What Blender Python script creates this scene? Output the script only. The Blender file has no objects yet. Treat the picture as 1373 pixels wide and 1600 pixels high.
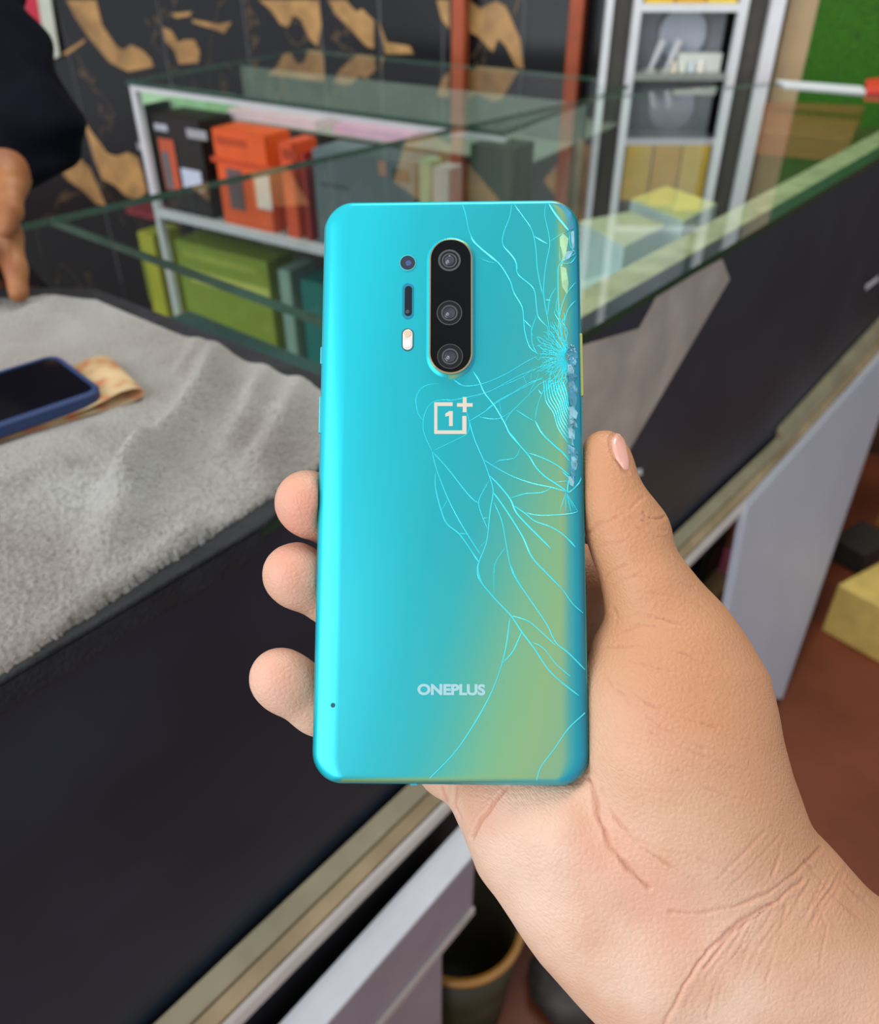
import bpy, bmesh, math, random
import numpy as np
from mathutils import Vector, Matrix, noise
from mathutils.geometry import tessellate_polygon
random.seed(7); rng = np.random.default_rng(5)
C = bpy.context.scene.collection
sc = bpy.context.scene

# ------------------------------------------------------------------ camera, world, lights, exposure
F = 1300.0; CX = 686.5; CY = 800.0; TH = math.radians(36); CAMZ = 1.24; ZC = 0.95
fw = np.array([0, math.cos(TH), -math.sin(TH)]); upv = np.array([0, math.sin(TH), math.cos(TH)]); rt = np.array([1.0, 0, 0])
CAM = np.array([0, 0, CAMZ])
cd = bpy.data.cameras.new('camera'); cam = bpy.data.objects.new('camera', cd); C.objects.link(cam)
cam.location = CAM; cam.rotation_euler = (math.pi / 2 - TH, 0, 0)
cd.sensor_fit = 'HORIZONTAL'; cd.sensor_width = 36; cd.lens = 36 * F / 1373
cd.clip_start = 0.01; cd.clip_end = 50
cd.dof.use_dof = True; cd.dof.focus_distance = 0.234; cd.dof.aperture_fstop = 16
sc.camera = cam
sc.view_settings.view_transform = 'Standard'; sc.view_settings.look = 'None'
sc.view_settings.gamma = 1; sc.view_settings.use_curve_mapping = False
sc.view_settings.exposure = 0.0
w = bpy.data.worlds.new('world'); sc.world = w; w.use_nodes = True
w.node_tree.nodes['Background'].inputs[0].default_value = (0.90, 0.95, 1.0, 1)
w.node_tree.nodes['Background'].inputs[1].default_value = 0.66

def area(name, loc, target, sx, sy, power, color):
    l = bpy.data.lights.new(name, 'AREA'); l.shape = 'RECTANGLE'; l.size = sx; l.size_y = sy
    l.energy = power; l.color = color
    o = bpy.data.objects.new(name, l); C.objects.link(o); o.location = loc
    o.rotation_euler = (Vector(target) - Vector(loc)).to_track_quat('-Z', 'Y').to_euler()
    return o
area('shopfront_daylight', (-1.9, -1.3, 2.0), (0, 0.6, 0.95), 2.6, 2.4, 74, (0.95, 0.98, 1.0))
area('ceiling_lamp', (0.3, 1.1, 2.9), (0.1, 1.3, 0.9), 1.4, 0.5, 30, (1.0, 0.97, 0.9))

# ------------------------------------------------------------------ helpers
def ray(x, y): return fw + rt * (x - CX) / F - upv * (y - CY) / F
def atz(x, y, z=ZC):
    r = ray(x, y); return CAM + r * (z - CAMZ) / r[2]
def onplane(x, y, p, n):
    r = ray(x, y); return CAM + r * (np.dot(np.array(p) - CAM, n) / np.dot(r, n))
def atd(x, y, d): return CAM + ray(x, y) * d
def lin(c):
    return tuple(((v / 12.92) if v <= 0.04045 else ((v + 0.055) / 1.055) ** 2.4) for v in c)
def hx(h):
    return lin(tuple(int(h[i:i + 2], 16) / 255 for i in (0, 2, 4)))

def mat(name, col, rough=0.5, metal=0.0, spec=0.5, coat=0.0, noise_amt=0.0, noise_scale=20, bump=0.0, bump_scale=100, col2=None, emit=None):
    m = bpy.data.materials.new(name); m.use_nodes = True; nt = m.node_tree
    b = nt.nodes['Principled BSDF']
    c = hx(col) if isinstance(col, str) else col
    b.inputs['Base Color'].default_value = (*c, 1)
    b.inputs['Roughness'].default_value = rough; b.inputs['Metallic'].default_value = metal
    b.inputs['Specular IOR Level'].default_value = spec; b.inputs['Coat Weight'].default_value = coat
    b.inputs['Coat Roughness'].default_value = 0.1
    tc = nt.nodes.new('ShaderNodeTexCoord')
    n = nt.nodes.new('ShaderNodeTexNoise'); n.inputs['Scale'].default_value = noise_scale; n.inputs['Detail'].default_value = 4
    nt.links.new(tc.outputs['Object'], n.inputs['Vector'])
    r = nt.nodes.new('ShaderNodeValToRGB')
    k = noise_amt
    c2 = (hx(col2) if isinstance(col2, str) else col2) if col2 else tuple(max(0, v * (1 - k)) for v in c)
    c1 = c if col2 else tuple(min(1, v * (1 + k)) for v in c)
    r.color_ramp.elements[0].position = 0.35; r.color_ramp.elements[1].position = 0.65
    r.color_ramp.elements[0].color = (*c2, 1); r.color_ramp.elements[1].color = (*c1, 1)
    nt.links.new(n.outputs['Fac'], r.inputs['Fac']); nt.links.new(r.outputs['Color'], b.inputs['Base Color'])
    if bump:
        n2 = nt.nodes.new('ShaderNodeTexNoise'); n2.inputs['Scale'].default_value = bump_scale; n2.inputs['Detail'].default_value = 3
        nt.links.new(tc.outputs['Object'], n2.inputs['Vector'])
        bp = nt.nodes.new('ShaderNodeBump'); bp.inputs['Strength'].default_value = bump; bp.inputs['Distance'].default_value = 0.002
        nt.links.new(n2.outputs['Fac'], bp.inputs['Height']); nt.links.new(bp.outputs['Normal'], b.inputs['Normal'])
    return m

def glass_mats(tint):
    m = bpy.data.materials.new('counter_glass_top'); m.use_nodes = True; nt = m.node_tree; nt.nodes.clear()
    o = nt.nodes.new('ShaderNodeOutputMaterial'); mx = nt.nodes.new('ShaderNodeMixShader')
    tr = nt.nodes.new('ShaderNodeBsdfTransparent'); gl = nt.nodes.new('ShaderNodeBsdfGlossy'); fr = nt.nodes.new('ShaderNodeFresnel')
    tr.inputs[0].default_value = (*tint, 1); gl.inputs['Roughness'].default_value = 0.0; gl.inputs[0].default_value = (1, 1, 1, 1)
    fr.inputs['IOR'].default_value = 1.8
    geo = nt.nodes.new('ShaderNodeNewGeometry')
    sb = nt.nodes.new('ShaderNodeMath'); sb.operation = 'SUBTRACT'; sb.inputs[0].default_value = 1.0
    ml = nt.nodes.new('ShaderNodeMath'); ml.operation = 'MULTIPLY'
    nt.links.new(geo.outputs['Backfacing'], sb.inputs[1]); nt.links.new(fr.outputs[0], ml.inputs[0]); nt.links.new(sb.outputs[0], ml.inputs[1])
    nt.links.new(ml.outputs[0], mx.inputs[0]); nt.links.new(tr.outputs[0], mx.inputs[1]); nt.links.new(gl.outputs[0], mx.inputs[2])
    nt.links.new(mx.outputs[0], o.inputs[0])
    m2 = bpy.data.materials.new('counter_glass_underside'); m2.use_nodes = True; nt = m2.node_tree; nt.nodes.clear()
    o = nt.nodes.new('ShaderNodeOutputMaterial'); tr = nt.nodes.new('ShaderNodeBsdfTransparent'); tr.inputs[0].default_value = (0.97, 1, 0.98, 1)
    nt.links.new(tr.outputs[0], o.inputs[0])
    return m, m2
GT, GU = glass_mats((0.84, 0.93, 0.88))
GE = mat('green_glass_edge', '50695c', 0.2, coat=0.4, noise_amt=0.15, noise_scale=30)
GF = mat('dark_green_glass_edge', '07402c', 0.15, coat=0.5, noise_amt=0.15, noise_scale=30)
def front_edge(o, nf):
    o.data.materials.append(GF)
    for p in o.data.polygons:
        if p.normal.dot(Vector(nf)) > .9: p.material_index = 3

class MB:
    def __init__(s): s.v = []; s.f = []; s.mi = []
    def add(s, vs, fs, mi=0):
        b = len(s.v); s.v += [tuple(map(float, q)) for q in vs]
        for f in fs: s.f.append([b + i for i in f]); s.mi.append(mi)
        return s
    def hexa(s, bot, top, mi=0, mtop=None, mbot=None):
        n = len(bot); b = len(s.v); s.v += [tuple(map(float, q)) for q in list(bot) + list(top)]
        s.f.append([b + i for i in range(n)][::-1]); s.mi.append(mi if mbot is None else mbot)
        s.f.append([b + n + i for i in range(n)]); s.mi.append(mi if mtop is None else mtop)
        for i in range(n):
            j = (i + 1) % n; s.f.append([b + i, b + j, b + n + j, b + n + i]); s.mi.append(mi)
        return s
    def prism(s, pts, z0, z1, mi=0, mtop=None, mbot=None):
        pts = [np.array(p[:2]) for p in pts]
        a = sum(pts[i][0] * pts[(i + 1) % len(pts)][1] - pts[(i + 1) % len(pts)][0] * pts[i][1] for i in range(len(pts)))
        if a < 0: pts = pts[::-1]
        return s.hexa([(p[0], p[1], z0) for p in pts], [(p[0], p[1], z1) for p in pts], mi, mtop, mbot)
    def obox(s, c, ax, ay, az, mi=0):
        c, ax, ay, az = map(np.array, (c, ax, ay, az))
        bot = [c + sx * ax + sy * ay - az for sx, sy in ((-1, -1), (1, -1), (1, 1), (-1, 1))]
        return s.hexa(bot, [q + 2 * az for q in bot], mi)
    def tube(s, p0, p1, r0, r1=None, n=16, mi=0):
        p0 = np.array(p0, float); p1 = np.array(p1, float); r1 = r0 if r1 is None else r1
        d = (p1 - p0) / np.linalg.norm(p1 - p0); a = np.cross(d, [0, 0, 1]) if abs(d[2]) < 0.9 else np.cross(d, [1, 0, 0])
        a /= np.linalg.norm(a); b = np.cross(d, a)
        return s.hexa([p0 + r0 * (a * math.cos(t) + b * math.sin(t)) for t in np.arange(n) * 2 * math.pi / n],
                      [p1 + r1 * (a * math.cos(t) + b * math.sin(t)) for t in np.arange(n) * 2 * math.pi / n], mi)
    def lathe(s, c, prof, n=32, mi=0, closed=False):
        b = len(s.v); m = len(prof)
        for k in range(n):
            t = 2 * math.pi * k / n
            for r, z in prof: s.v.append((c[0] + r * math.cos(t), c[1] + r * math.sin(t), c[2] + z))
        for k in range(n):
            k2 = (k + 1) % n
            for i in range(m - 1 if not closed else m):
                i2 = (i + 1) % m
                s.f.append([b + k * m + i, b + k2 * m + i, b + k2 * m + i2, b + k * m + i2]); s.mi.append(mi)
        return s
    def build(s, name, mats, parent=None, smooth=False, bevel=0.0, fix=True):
        me = bpy.data.meshes.new(name); me.from_pydata(s.v, [], s.f); me.update()
        if not isinstance(mats, (list, tuple)): mats = [mats]
        for m in mats: me.materials.append(m)
        me.polygons.foreach_set('material_index', s.mi)
        if fix:
            bm = bmesh.new(); bm.from_mesh(me); bmesh.ops.recalc_face_normals(bm, faces=bm.faces); bm.to_mesh(me); bm.free()
        if smooth: me.polygons.foreach_set('use_smooth', [True] * len(me.polygons))
        o = bpy.data.objects.new(name, me); C.objects.link(o)
        if parent: o.parent = parent
        if bevel:
            b = o.modifiers.new('bevel', 'BEVEL'); b.width = bevel; b.segments = 3; b.limit_method = 'ANGLE'
        return o

def tag(o, label=None, cat=None, group=None, kind=None):
    if label: o['label'] = label
    if cat: o['category'] = cat
    if group: o['group'] = group
    if kind: o['kind'] = kind
    return o
def empty(name, loc, label, cat, group=None):
    o = bpy.data.objects.new(name, None); C.objects.link(o); o.location = tuple(map(float, loc)); o.empty_display_size = 0.03
    tag(o, label, cat, group); return o
def localise(t, objs):
    "children were written in world coordinates: keep them there under the empty t"
    for o in objs:
        o.parent = t; o.matrix_parent_inverse = Matrix.Identity(4)
        me = o.data; me.transform(Matrix.Translation(-Vector(t.location)))

# ------------------------------------------------------------------ counter frames
A0 = atz(410, 820); B0 = atz(1373, 245)
D = (B0 - A0) / np.linalg.norm(B0 - A0); Wd = np.array([-D[1], D[0], 0])      # along the near counter, into it
NF = -Wd; UZ = np.array([0, 0, 1.0])
def cw(t, q, z): return A0 * [1, 1, 0] + D * t + Wd * q + UZ * z
def onfront(x, y, off=0.0): return onplane(x, y, A0 + NF * off, NF)
def tq(p): p = np.array(p) - A0; return float(p @ D), float(p @ Wd)

# ------------------------------------------------------------------ materials of the room
def marble():
    m = bpy.data.materials.new('black_gold_marble'); m.use_nodes = True; nt = m.node_tree; b = nt.nodes['Principled BSDF']
    tc = nt.nodes.new('ShaderNodeTexCoord'); mp = nt.nodes.new('ShaderNodeMapping'); mp.inputs['Rotation'].default_value = (0.3, 0.6, 0.2)
    mp.inputs['Scale'].default_value = (1, 1, 0.6)
    n = nt.nodes.new('ShaderNodeTexNoise'); n.inputs['Scale'].default_value = 2.6; n.inputs['Detail'].default_value = 5; n.inputs['Distortion'].default_value = 1.2
    r = nt.nodes.new('ShaderNodeValToRGB'); e = r.color_ramp.elements
    e[0].position = 0.0; e[0].color = (*hx('17171b'), 1); e[1].position = 1; e[1].color = (*hx('1e1e24'), 1)
    for p, c in ((0.541, '1c1c20'), (0.545, '7a6040'), (0.549, '1c1c20')):
        x = e.new(p); x.color = (*hx(c), 1)
    nt.links.new(tc.outputs['Object'], mp.inputs['Vector']); nt.links.new(mp.outputs[0], n.inputs['Vector'])
    nt.links.new(n.outputs['Fac'], r.inputs['Fac']); nt.links.new(r.outputs[0], b.inputs['Base Color'])
    b.inputs['Roughness'].default_value = 0.25
    return m
M = dict(
    marble=marble(),
    gold=mat('gold_marble_vein', 'b88d58', 0.35, noise_amt=0.3, noise_scale=14),
    grout=mat('tile_joint', '55565a', 0.6, noise_amt=0.1),
    floor=mat('red_brown_floor', '70341c', 0.5, noise_amt=0.18, noise_scale=6),
    beige=mat('beige_paint', 'b9a17c', 0.7, noise_amt=0.05),
    turf=mat('artificial_turf', '2c6606', 0.9, noise_amt=0.45, noise_scale=260, bump=1.0, bump_scale=400),
    white=mat('white_aluminium', 'dcdde2', 0.35, noise_amt=0.04),
    lam=mat('white_laminate', 'b9bbc8', 0.4, noise_amt=0.05, noise_scale=3),
    black=mat('black_panel', '1d2026', 0.42, noise_amt=0.25, noise_scale=9),
    blackr=mat('charcoal_panel', '33312e', 0.5, noise_amt=0.08, noise_scale=5),
    stone=mat('grey_stone_print', 'b3a89e', 0.5, noise_amt=0.16, noise_scale=16),
    trim=mat('brushed_champagne_trim', 'a3977c', 0.42, metal=0.25, noise_amt=0.12, noise_scale=18),
    trim2=mat('pale_trim_lip', 'c6bdb8', 0.35, metal=0.1, noise_amt=0.06),
    dark=mat('dark_recess', '2a282c', 0.7, noise_amt=0.2),
    orange=mat('orange_painted_wood', 'b0502c', 0.5, noise_amt=0.12, noise_scale=12),
    mauve=mat('mauve_grey_laminate', '9a8f98', 0.4, noise_amt=0.04),
)
def struct(name, mb, m, **k): return tag(mb.build(name, m, **k), kind='structure')

# ------------------------------------------------------------------ the setting
struct('floor', MB().prism([(-3.8, -1.0), (3.6, -1.0), (3.6, 4.4), (-3.8, 4.4)], -0.05, 0.0), M['floor'])
WP = np.array([-0.42, 2.68, 0]); WDn = np.array([0.905, -0.425, 0]); WDn = WDn / np.linalg.norm(WDn); WN = np.array([WDn[1], -WDn[0], 0])
if WN[1] > 0: WN = -WN
def onwall(x, y, off=0.0): return onplane(x, y, WP + WN * off, WN)
wl = WP - WDn * 3.6; wr = WP + WDn * 1.36
mb = MB().prism([wl, wr, wr - WN * 0.1, wl - WN * 0.1], 0, 3.0)
def inlay(mb, pts, off, mi):
    q = [onwall(x, y, off) for x, y in pts]
    for tri in tessellate_polygon([[Vector(p) for p in q]]): mb.add([q[i] for i in tri], [(0, 1, 2)], mi)
for pts in [
    [(104, 0), (150, 0), (160, 40), (182, 72), (192, 78), (205, 70), (222, 78), (236, 92), (240, 104), (200, 112), (172, 98), (140, 60), (118, 28)],
    [(254, 42), (268, 48), (278, 66), (290, 62), (304, 62), (312, 80), (310, 98), (280, 100), (272, 78), (258, 64)],
    [(404, 0), (498, 0), (502, 40), (496, 72), (484, 62), (470, 30), (458, 24), (450, 42), (438, 38), (424, 16)],
    [(512, 0), (540, 0), (556, 18), (566, 14), (584, 32), (584, 76), (572, 72), (546, 44), (524, 22)],
    [(590, 30), (604, 66), (640, 72), (646, 84), (602, 84)],
    [(732, 0), (750, 14), (760, 8), (776, 2), (790, 10), (812, 60), (818, 108), (806, 104), (790, 72), (778, 60), (770, 82), (748, 58), (734, 50)],
    [(682, 0), (702, 0), (702, 46), (690, 30)],
    [(128, 182), (142, 205), (168, 240), (182, 244), (200, 238), (216, 246), (230, 300), (214, 312), (196, 306), (180, 290), (160, 280), (148, 250)],
    [(92, 262), (122, 244), (140, 262), (166, 322), (150, 318), (128, 296), (104, 280)],
    [(266, 22), (300, 18), (296, 25), (276, 28)], [(300, 30), (340, 38), (362, 34), (350, 52), (336, 46), (302, 36)],
    [(96, 84), (134, 60), (132, 66), (104, 86)],
    [(320, -300), (430, -280), (400, -190), (340, -120)], [(600, -200), (760, -330), (840, -260), (720, -120), (640, -60)],
    [(150, -200), (230, -300), (260, -160), (180, -80)], [(880, -160), (980, -280), (1010, -120), (930, -60)]]:
    inlay(mb, pts, 0.002, 1)
for x0 in (88, 245, 378, 498, 592, 692, 820):
    a = onwall(x0, 0, 0.0015); b = a.copy(); a[2] = 0.1; b[2] = 2.9
    mb.add([a - WDn * .003, a + WDn * .003, b + WDn * .003, b - WDn * .003], [(0, 1, 2, 3)], 2)
struct('wall_back', mb, [M['marble'], M['gold'], M['grout']], fix=False)
# beige pier and the turf covered wall at right
YW = 2.04
def ony(x, y, Y): return onplane(x, y, (0, Y, 0), (0, 1, 0))
xp0, xp1 = ony(1222, 60, YW)[0], ony(1266, 60, YW)[0]
struct('wall_pier', MB().prism([(xp0, YW), (xp1, YW), (xp1 + .05, YW + .3), (xp0 + .02, YW + .3)], 0, 3.0), M['beige'])
struct('wall_right', MB().prism([(xp1 + .001, YW + .001), (3.4, YW - .35), (3.4, YW), (xp1 + .06, YW + .25)], 0.84, 3.0), M['turf'])
struct('wall_right_lower', MB().prism([(xp1 + .001, YW + .001), (3.4, YW - .35), (3.4, YW), (xp1 + .06, YW + .25)], 0, 0.839), mat('brown_dado', '5a3a22', .6, noise_amt=.5, noise_scale=6))
# two orange timber posts in front of the marble
for n, (x, lab) in enumerate(((715, 'orange-brown timber post nearer the middle of the black marble wall'), (900, 'orange-brown timber post beside the white shelf unit'))):
    p = onwall(x, 20, 0.06); wdt = 0.0175
    mb = MB().prism([p - WDn * wdt, p + WDn * wdt, p + WDn * wdt - WN * .035, p - WDn * wdt - WN * .035], 0, 3.0)
    tag(mb.build('wooden_post', M['orange'], bevel=0.003), lab, 'post')

# ------------------------------------------------------------------ near counter
cnt = empty('display_counter', (*cw(0.6, 0.25, 0)[:2], 0), 'long glass-topped display counter with black fascia running diagonally from lower left to far right', 'counter')
T0, T1 = -0.75, 1.655
rq = lambda t: 0.649 - (t - 0.197) * 0.08
ts = tq(atz(500, 496))[0]; 
objs = []
def pane(t0, t1, q0a, q0b, q1a, q1b, z0=0.942, z1=0.95):
    return MB().prism([cw(t0, q0a, 0), cw(t1, q0b, 0), cw(t1, q1b, 0), cw(t0, q1a, 0)], z0, z1, 0, 1, 2)
g1 = pane(T0, ts - .0015, 0, 0, rq(T0), rq(ts)).build('glass_pane', [GE, GT, GU]); 
g2 = MB().prism([cw(ts + .0015, 0, 0), cw(T1, 0, 0), cw(T1 + .015, 0.362, 0), cw(1.30, 0.561, 0), cw(ts + .0015, rq(ts), 0)], .942, .95, 0, 1, 2).build('glass_pane', [GE, GT, GU])
# rear edge of the far pane follows the photograph: narrows toward the end
objs += [g1, g2]; front_edge(g1, NF); front_edge(g2, NF)
# fascia with its printed chevron
mb = MB().prism([cw(T0, 0.006, 0), cw(T1, 0.006, 0), cw(T1, 0.03, 0), cw(T0, 0.03, 0)], 0.53, 0.941)
def fpoly(pts, mi, off=0.0052):
    q = [onfront(x, y, -off) for x, y in pts]
    for tri in tessellate_polygon([[Vector(p) for p in q]]): mb.add([q[i] for i in tri], [(0, 1, 2)], mi)
fpoly([(840, 560), (998, 513), (1028, 458), (1128, 404), (1140, 436), (985, 700), (900, 860), (820, 900)], 1)
for a, b, ww in (((1352, 450), (1373, 434), 4), ((990, 739), (1003, 737), 5)):
    fpoly([(a[0], a[1] - ww), (b[0], b[1] - ww), (b[0], b[1] + ww), (a[0], a[1] + ww)], 2, 0.0048)
def fasc():
    m = bpy.data.materials.new('fascia_laminate'); m.use_nodes = True; nt = m.node_tree; b = nt.nodes['Principled BSDF']
    tc = nt.nodes.new('ShaderNodeTexCoord'); n = nt.nodes.new('ShaderNodeTexNoise'); n.inputs['Scale'].default_value = 7; n.inputs['Detail'].default_value = 5
    r = nt.nodes.new('ShaderNodeValToRGB'); r.color_ramp.elements[0].position = .35; r.color_ramp.elements[1].position = .7
    r.color_ramp.elements[0].color = (*hx('1c2530'), 1); r.color_ramp.elements[1].color = (*hx('28323f'), 1)
    nt.links.new(tc.outputs['Object'], n.inputs['Vector']); nt.links.new(n.outputs['Fac'], r.inputs['Fac']); nt.links.new(r.outputs[0], b.inputs['Base Color'])
    b.inputs['Roughness'].default_value = 0.42
    return m
objs.append(mb.build('fascia', [fasc(), M['stone'], M['white']], fix=False))
# ledge under the glass along the front
objs.append(MB().prism([cw(T0, 0.03, 0), cw(T1, 0.03, 0), cw(T1, 0.085, 0), cw(T0, 0.085, 0)], 0.905, 0.925).build('ledge', mat('pale_wood_ledge', 'b3ab8c', 0.5, noise_amt=0.2, noise_scale=30)))
# trim rail under the fascia: an extruded profile
def extr(prof, t0, t1, drop=0.0):
    n = len(prof)
    bot = [cw(t0, -o, z) for o, z in prof]; top = [cw(t1, -o, z + drop) for o, z in prof]
    return MB().hexa(bot, top)
tk = tq(onfront(1222, 655))[0]
def extr2(prof):
    mb = MB(); n = len(prof); v = []
    for t, dz in ((T0, .040), (tk, -.045), (T1, -.012)): v += [cw(t, -o, z + dz) for o, z in prof]
    f = [[k * n + i, k * n + (i + 1) % n, (k + 1) * n + (i + 1) % n, (k + 1) * n + i] for k in (0, 1) for i in range(n)]
    return mb.add(v, f + [list(range(n))[::-1], [2 * n + i for i in range(n)]])
objs.append(extr2([(0.0, 0.585), (0.0, 0.570), (0.012, 0.558), (0.014, 0.574)]).build('trim_rail', M['trim'], bevel=0.001))
objs.append(extr2([(0.0145, 0.571), (0.0145, 0.555), (0.022, 0.546), (0.024, 0.561)]).build('trim_step', mat('tan_trim', 'a89270', .4, metal=.2, noise_amt=.2, noise_scale=14), bevel=0.001))
objs.append(extr2([(0.0245, 0.559), (0.0245, 0.546), (0.029, 0.540), (0.032, 0.549), (0.029, 0.557)]).build('trim_lip', M['trim2'], bevel=0.0015))
objs.append(extr2([(0.0, 0.567), (0.0, 0.50), (0.010, 0.50), (0.010, 0.556)]).build('groove_shade_strip', M['dark']))  # dark strip stands in for the shade in the groove below the lip
kp = [(-0.004, 0.60), (-0.004, 0.585), (0.012, 0.576), (0.008, 0.592)]
mb = MB(); mb.hexa([cw(tk, -o, z - .045) for o, z in kp], [cw(T1, -o, z - .012) for o, z in kp]); objs.append(mb.build('trim_packing', M['trim'], bevel=0.001))
# inside deck seen through the glass
zi = 0.70
objs.append(MB().prism([cw(ts, 0.035, 0), cw(T1 - .01, 0.035, 0), cw(T1 - .01, 0.30, 0), cw(1.0, 0.46, 0), cw(ts, 0.52, 0)], zi - .015, zi).build('inner_shelf', mat('pale_green_grey_shelf', '9aa595', 0.5, noise_amt=0.12, noise_scale=8)))
objs.append(MB().prism([cw(T0, 0.035, 0), cw(ts - .02, 0.035, 0), cw(ts - .02, 0.56, 0), cw(T0, 0.56, 0)], 0.58, 0.60).build('inner_deck', mat('dark_teal_deck', '35504e', 0.5, noise_amt=0.2, noise_scale=8)))
pd_ = tq(atz(185, 440, .80))[0]
objs.append(MB().prism([cw(T0, 0.035, 0), cw(pd_, 0.035, 0), cw(pd_, rq(pd_) - .02, 0), cw(T0, rq(T0) - .02, 0)], 0.79, 0.80).build('inner_shelf', mat('teal_grey_shelf', '3d5554', .3, noise_amt=.2, noise_scale=7)))
localise(cnt, objs)
# end panel (white) standing under the counter
pa = tq(onfront(1196, 757))[0]
TL = onfront(1168, 792, .036); TR = onfront(1425, 505, .036); BR = atz(1222, 1092, 0.004)
nn = np.cross(TR - TL, BR - TL); nn /= np.linalg.norm(nn); nn = nn if nn[2] > 0 or nn @ NF > 0 else -nn
nn = nn if nn @ (CAM - TL) > 0 else -nn
BL = onplane(1112, 1092, TL, nn)
ep = MB().hexa([p - nn * .012 for p in (TL, TR, BR, BL)], [TL, TR, BR, BL])
tag(ep.build('support_board', M['lam'], bevel=.001), 'pale grey board propped under the right part of the counter, its foot on the floor', 'board')

# drawer cabinet at lower left under the rail
dl = tq(onfront(742, 1330, 0.05))[0]
drw = empty('drawer_cabinet', (*cw(dl - .4, 0.1, 0)[:2], 0), 'white and mauve-grey drawer cabinet under the left part of the counter', 'cabinet')
objs = [MB().prism([cw(T0, 0.012, 0), cw(dl - .05, 0.012, 0), cw(dl - .05, 0.30, 0), cw(T0, 0.30, 0)], 0.02, 0.45).build('body', M['mauve']),]
zt = float(onfront(742, 1330, 0.05)[2])
objs.append(extr([(0.030, zt + 0.022), (0.030, 0.36), (0.050, 0.36), (0.050, zt - .002), (0.032, zt + 0.022)], T0, dl).build('top_drawer', M['mauve'], bevel=0.0015))
objs.append(extr([(0.030, zt + .0245), (0.0515, zt + .001), (0.0515, zt - 0.004), (0.03, zt + .019)], T0, dl + .001).build('drawer_top_edge', M['white'], bevel=0.0008))
objs.append(extr([(0.0505, 0.372), (0.0505, 0.36), (0.053, 0.36), (0.053, 0.372)], T0, dl).build('drawer_bottom_edge', M['trim2']))
objs.append(extr([(-0.011, 0.35), (-0.011, 0.06), (0.045, 0.06), (0.045, 0.35)], T0, dl - .045).build('lower_drawer', M['mauve'], bevel=0.0015))
objs.append(MB().prism([cw(T0, -.011, 0), cw(dl + .06, -.011, 0), cw(dl + .06, -.0105 + .012, 0), cw(T0, -.0105 + .012, 0)], .38, .499).build('gap_shade_strip', mat('painted_gap_shade', '141318', .7, noise_amt=.1)))  # near-black strip put in to darken the shaded gap above the drawer
localise(drw, objs)

# open shelf under the rail between drawers and end panel
op = empty('open_shelf', (*cw(0.75, 0.15, 0)[:2], 0), 'low open wooden shelving under the counter, left of the pale upright board', 'shelf')
objs = []
Mt = mat('raw_tan_board', 'a98a5e', 0.6, noise_amt=0.15, noise_scale=15)
Mbl = mat('pale_blue_grey_panel', '94a4be', 0.5, noise_amt=0.06)
zb1 = float(onfront(1165, 880)[2]); ta = pa - .32
objs.append(MB().prism([cw(ta, 0.0, 0), cw(pa - .004, 0.0, 0), cw(pa - .004, 0.30, 0), cw(ta, 0.30, 0)], zb1 - .018, zb1).build('shelf_board', Mt))
objs.append(MB().prism([cw(0.35, 0.31, 0), cw(pa, 0.31, 0), cw(pa, 0.33, 0), cw(0.35, 0.33, 0)], 0.0, 0.56).build('back_panel', M['dark']))
objs.append(MB().prism([cw(ta - .02, 0.0, 0), cw(ta - .003, 0.0, 0), cw(ta - .003, 0.30, 0), cw(ta - .02, 0.30, 0)], 0.0, 0.50).build('divider', Mbl))
objs.append(MB().prism([cw(ta, 0.0, 0), cw(pa - .004, 0.0, 0), cw(pa - .004, 0.30, 0), cw(ta, 0.30, 0)], 0.05, 0.065).build('shelf_board', mat('brown_board', '7a5f4e', 0.6, noise_amt=0.2)))
localise(op, objs)
mb = MB().prism([cw(pa - .26, 0.03, 0), cw(pa - .15, 0.03, 0), cw(pa - .15, 0.2, 0), cw(pa - .26, 0.2, 0)], zb1 + .001, zb1 + .075)
tag(mb.build('carton', mat('maroon_card', '3a1d1e', 0.5, noise_amt=0.2), bevel=0.003), 'dark maroon carton on the open shelf under the counter', 'box')
pg = empty('hand_tool', (*cw(pa - .06, 0.05, 0)[:2], zb1), 'black device with pink-red strap on the open shelf beside the pale board', 'device')
o1 = MB().prism([cw(pa - .11, 0.03, 0), cw(pa - .02, 0.03, 0), cw(pa - .02, 0.12, 0), cw(pa - .11, 0.12, 0)], zb1 + .001, zb1 + .10).build('body', mat('matt_black_plastic', '15161a', 0.5, noise_amt=0.2), bevel=0.012)
o2 = MB().prism([cw(pa - .045, 0.01, 0), cw(pa - .03, 0.01, 0), cw(pa - .03, 0.029, 0), cw(pa - .045, 0.029, 0)], zb1 + .001, zb1 + .06).build('strap', mat('pink_red_strap', 'b0566a', 0.6, noise_amt=0.2), bevel=0.003)
localise(pg, [o1, o2])

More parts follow.
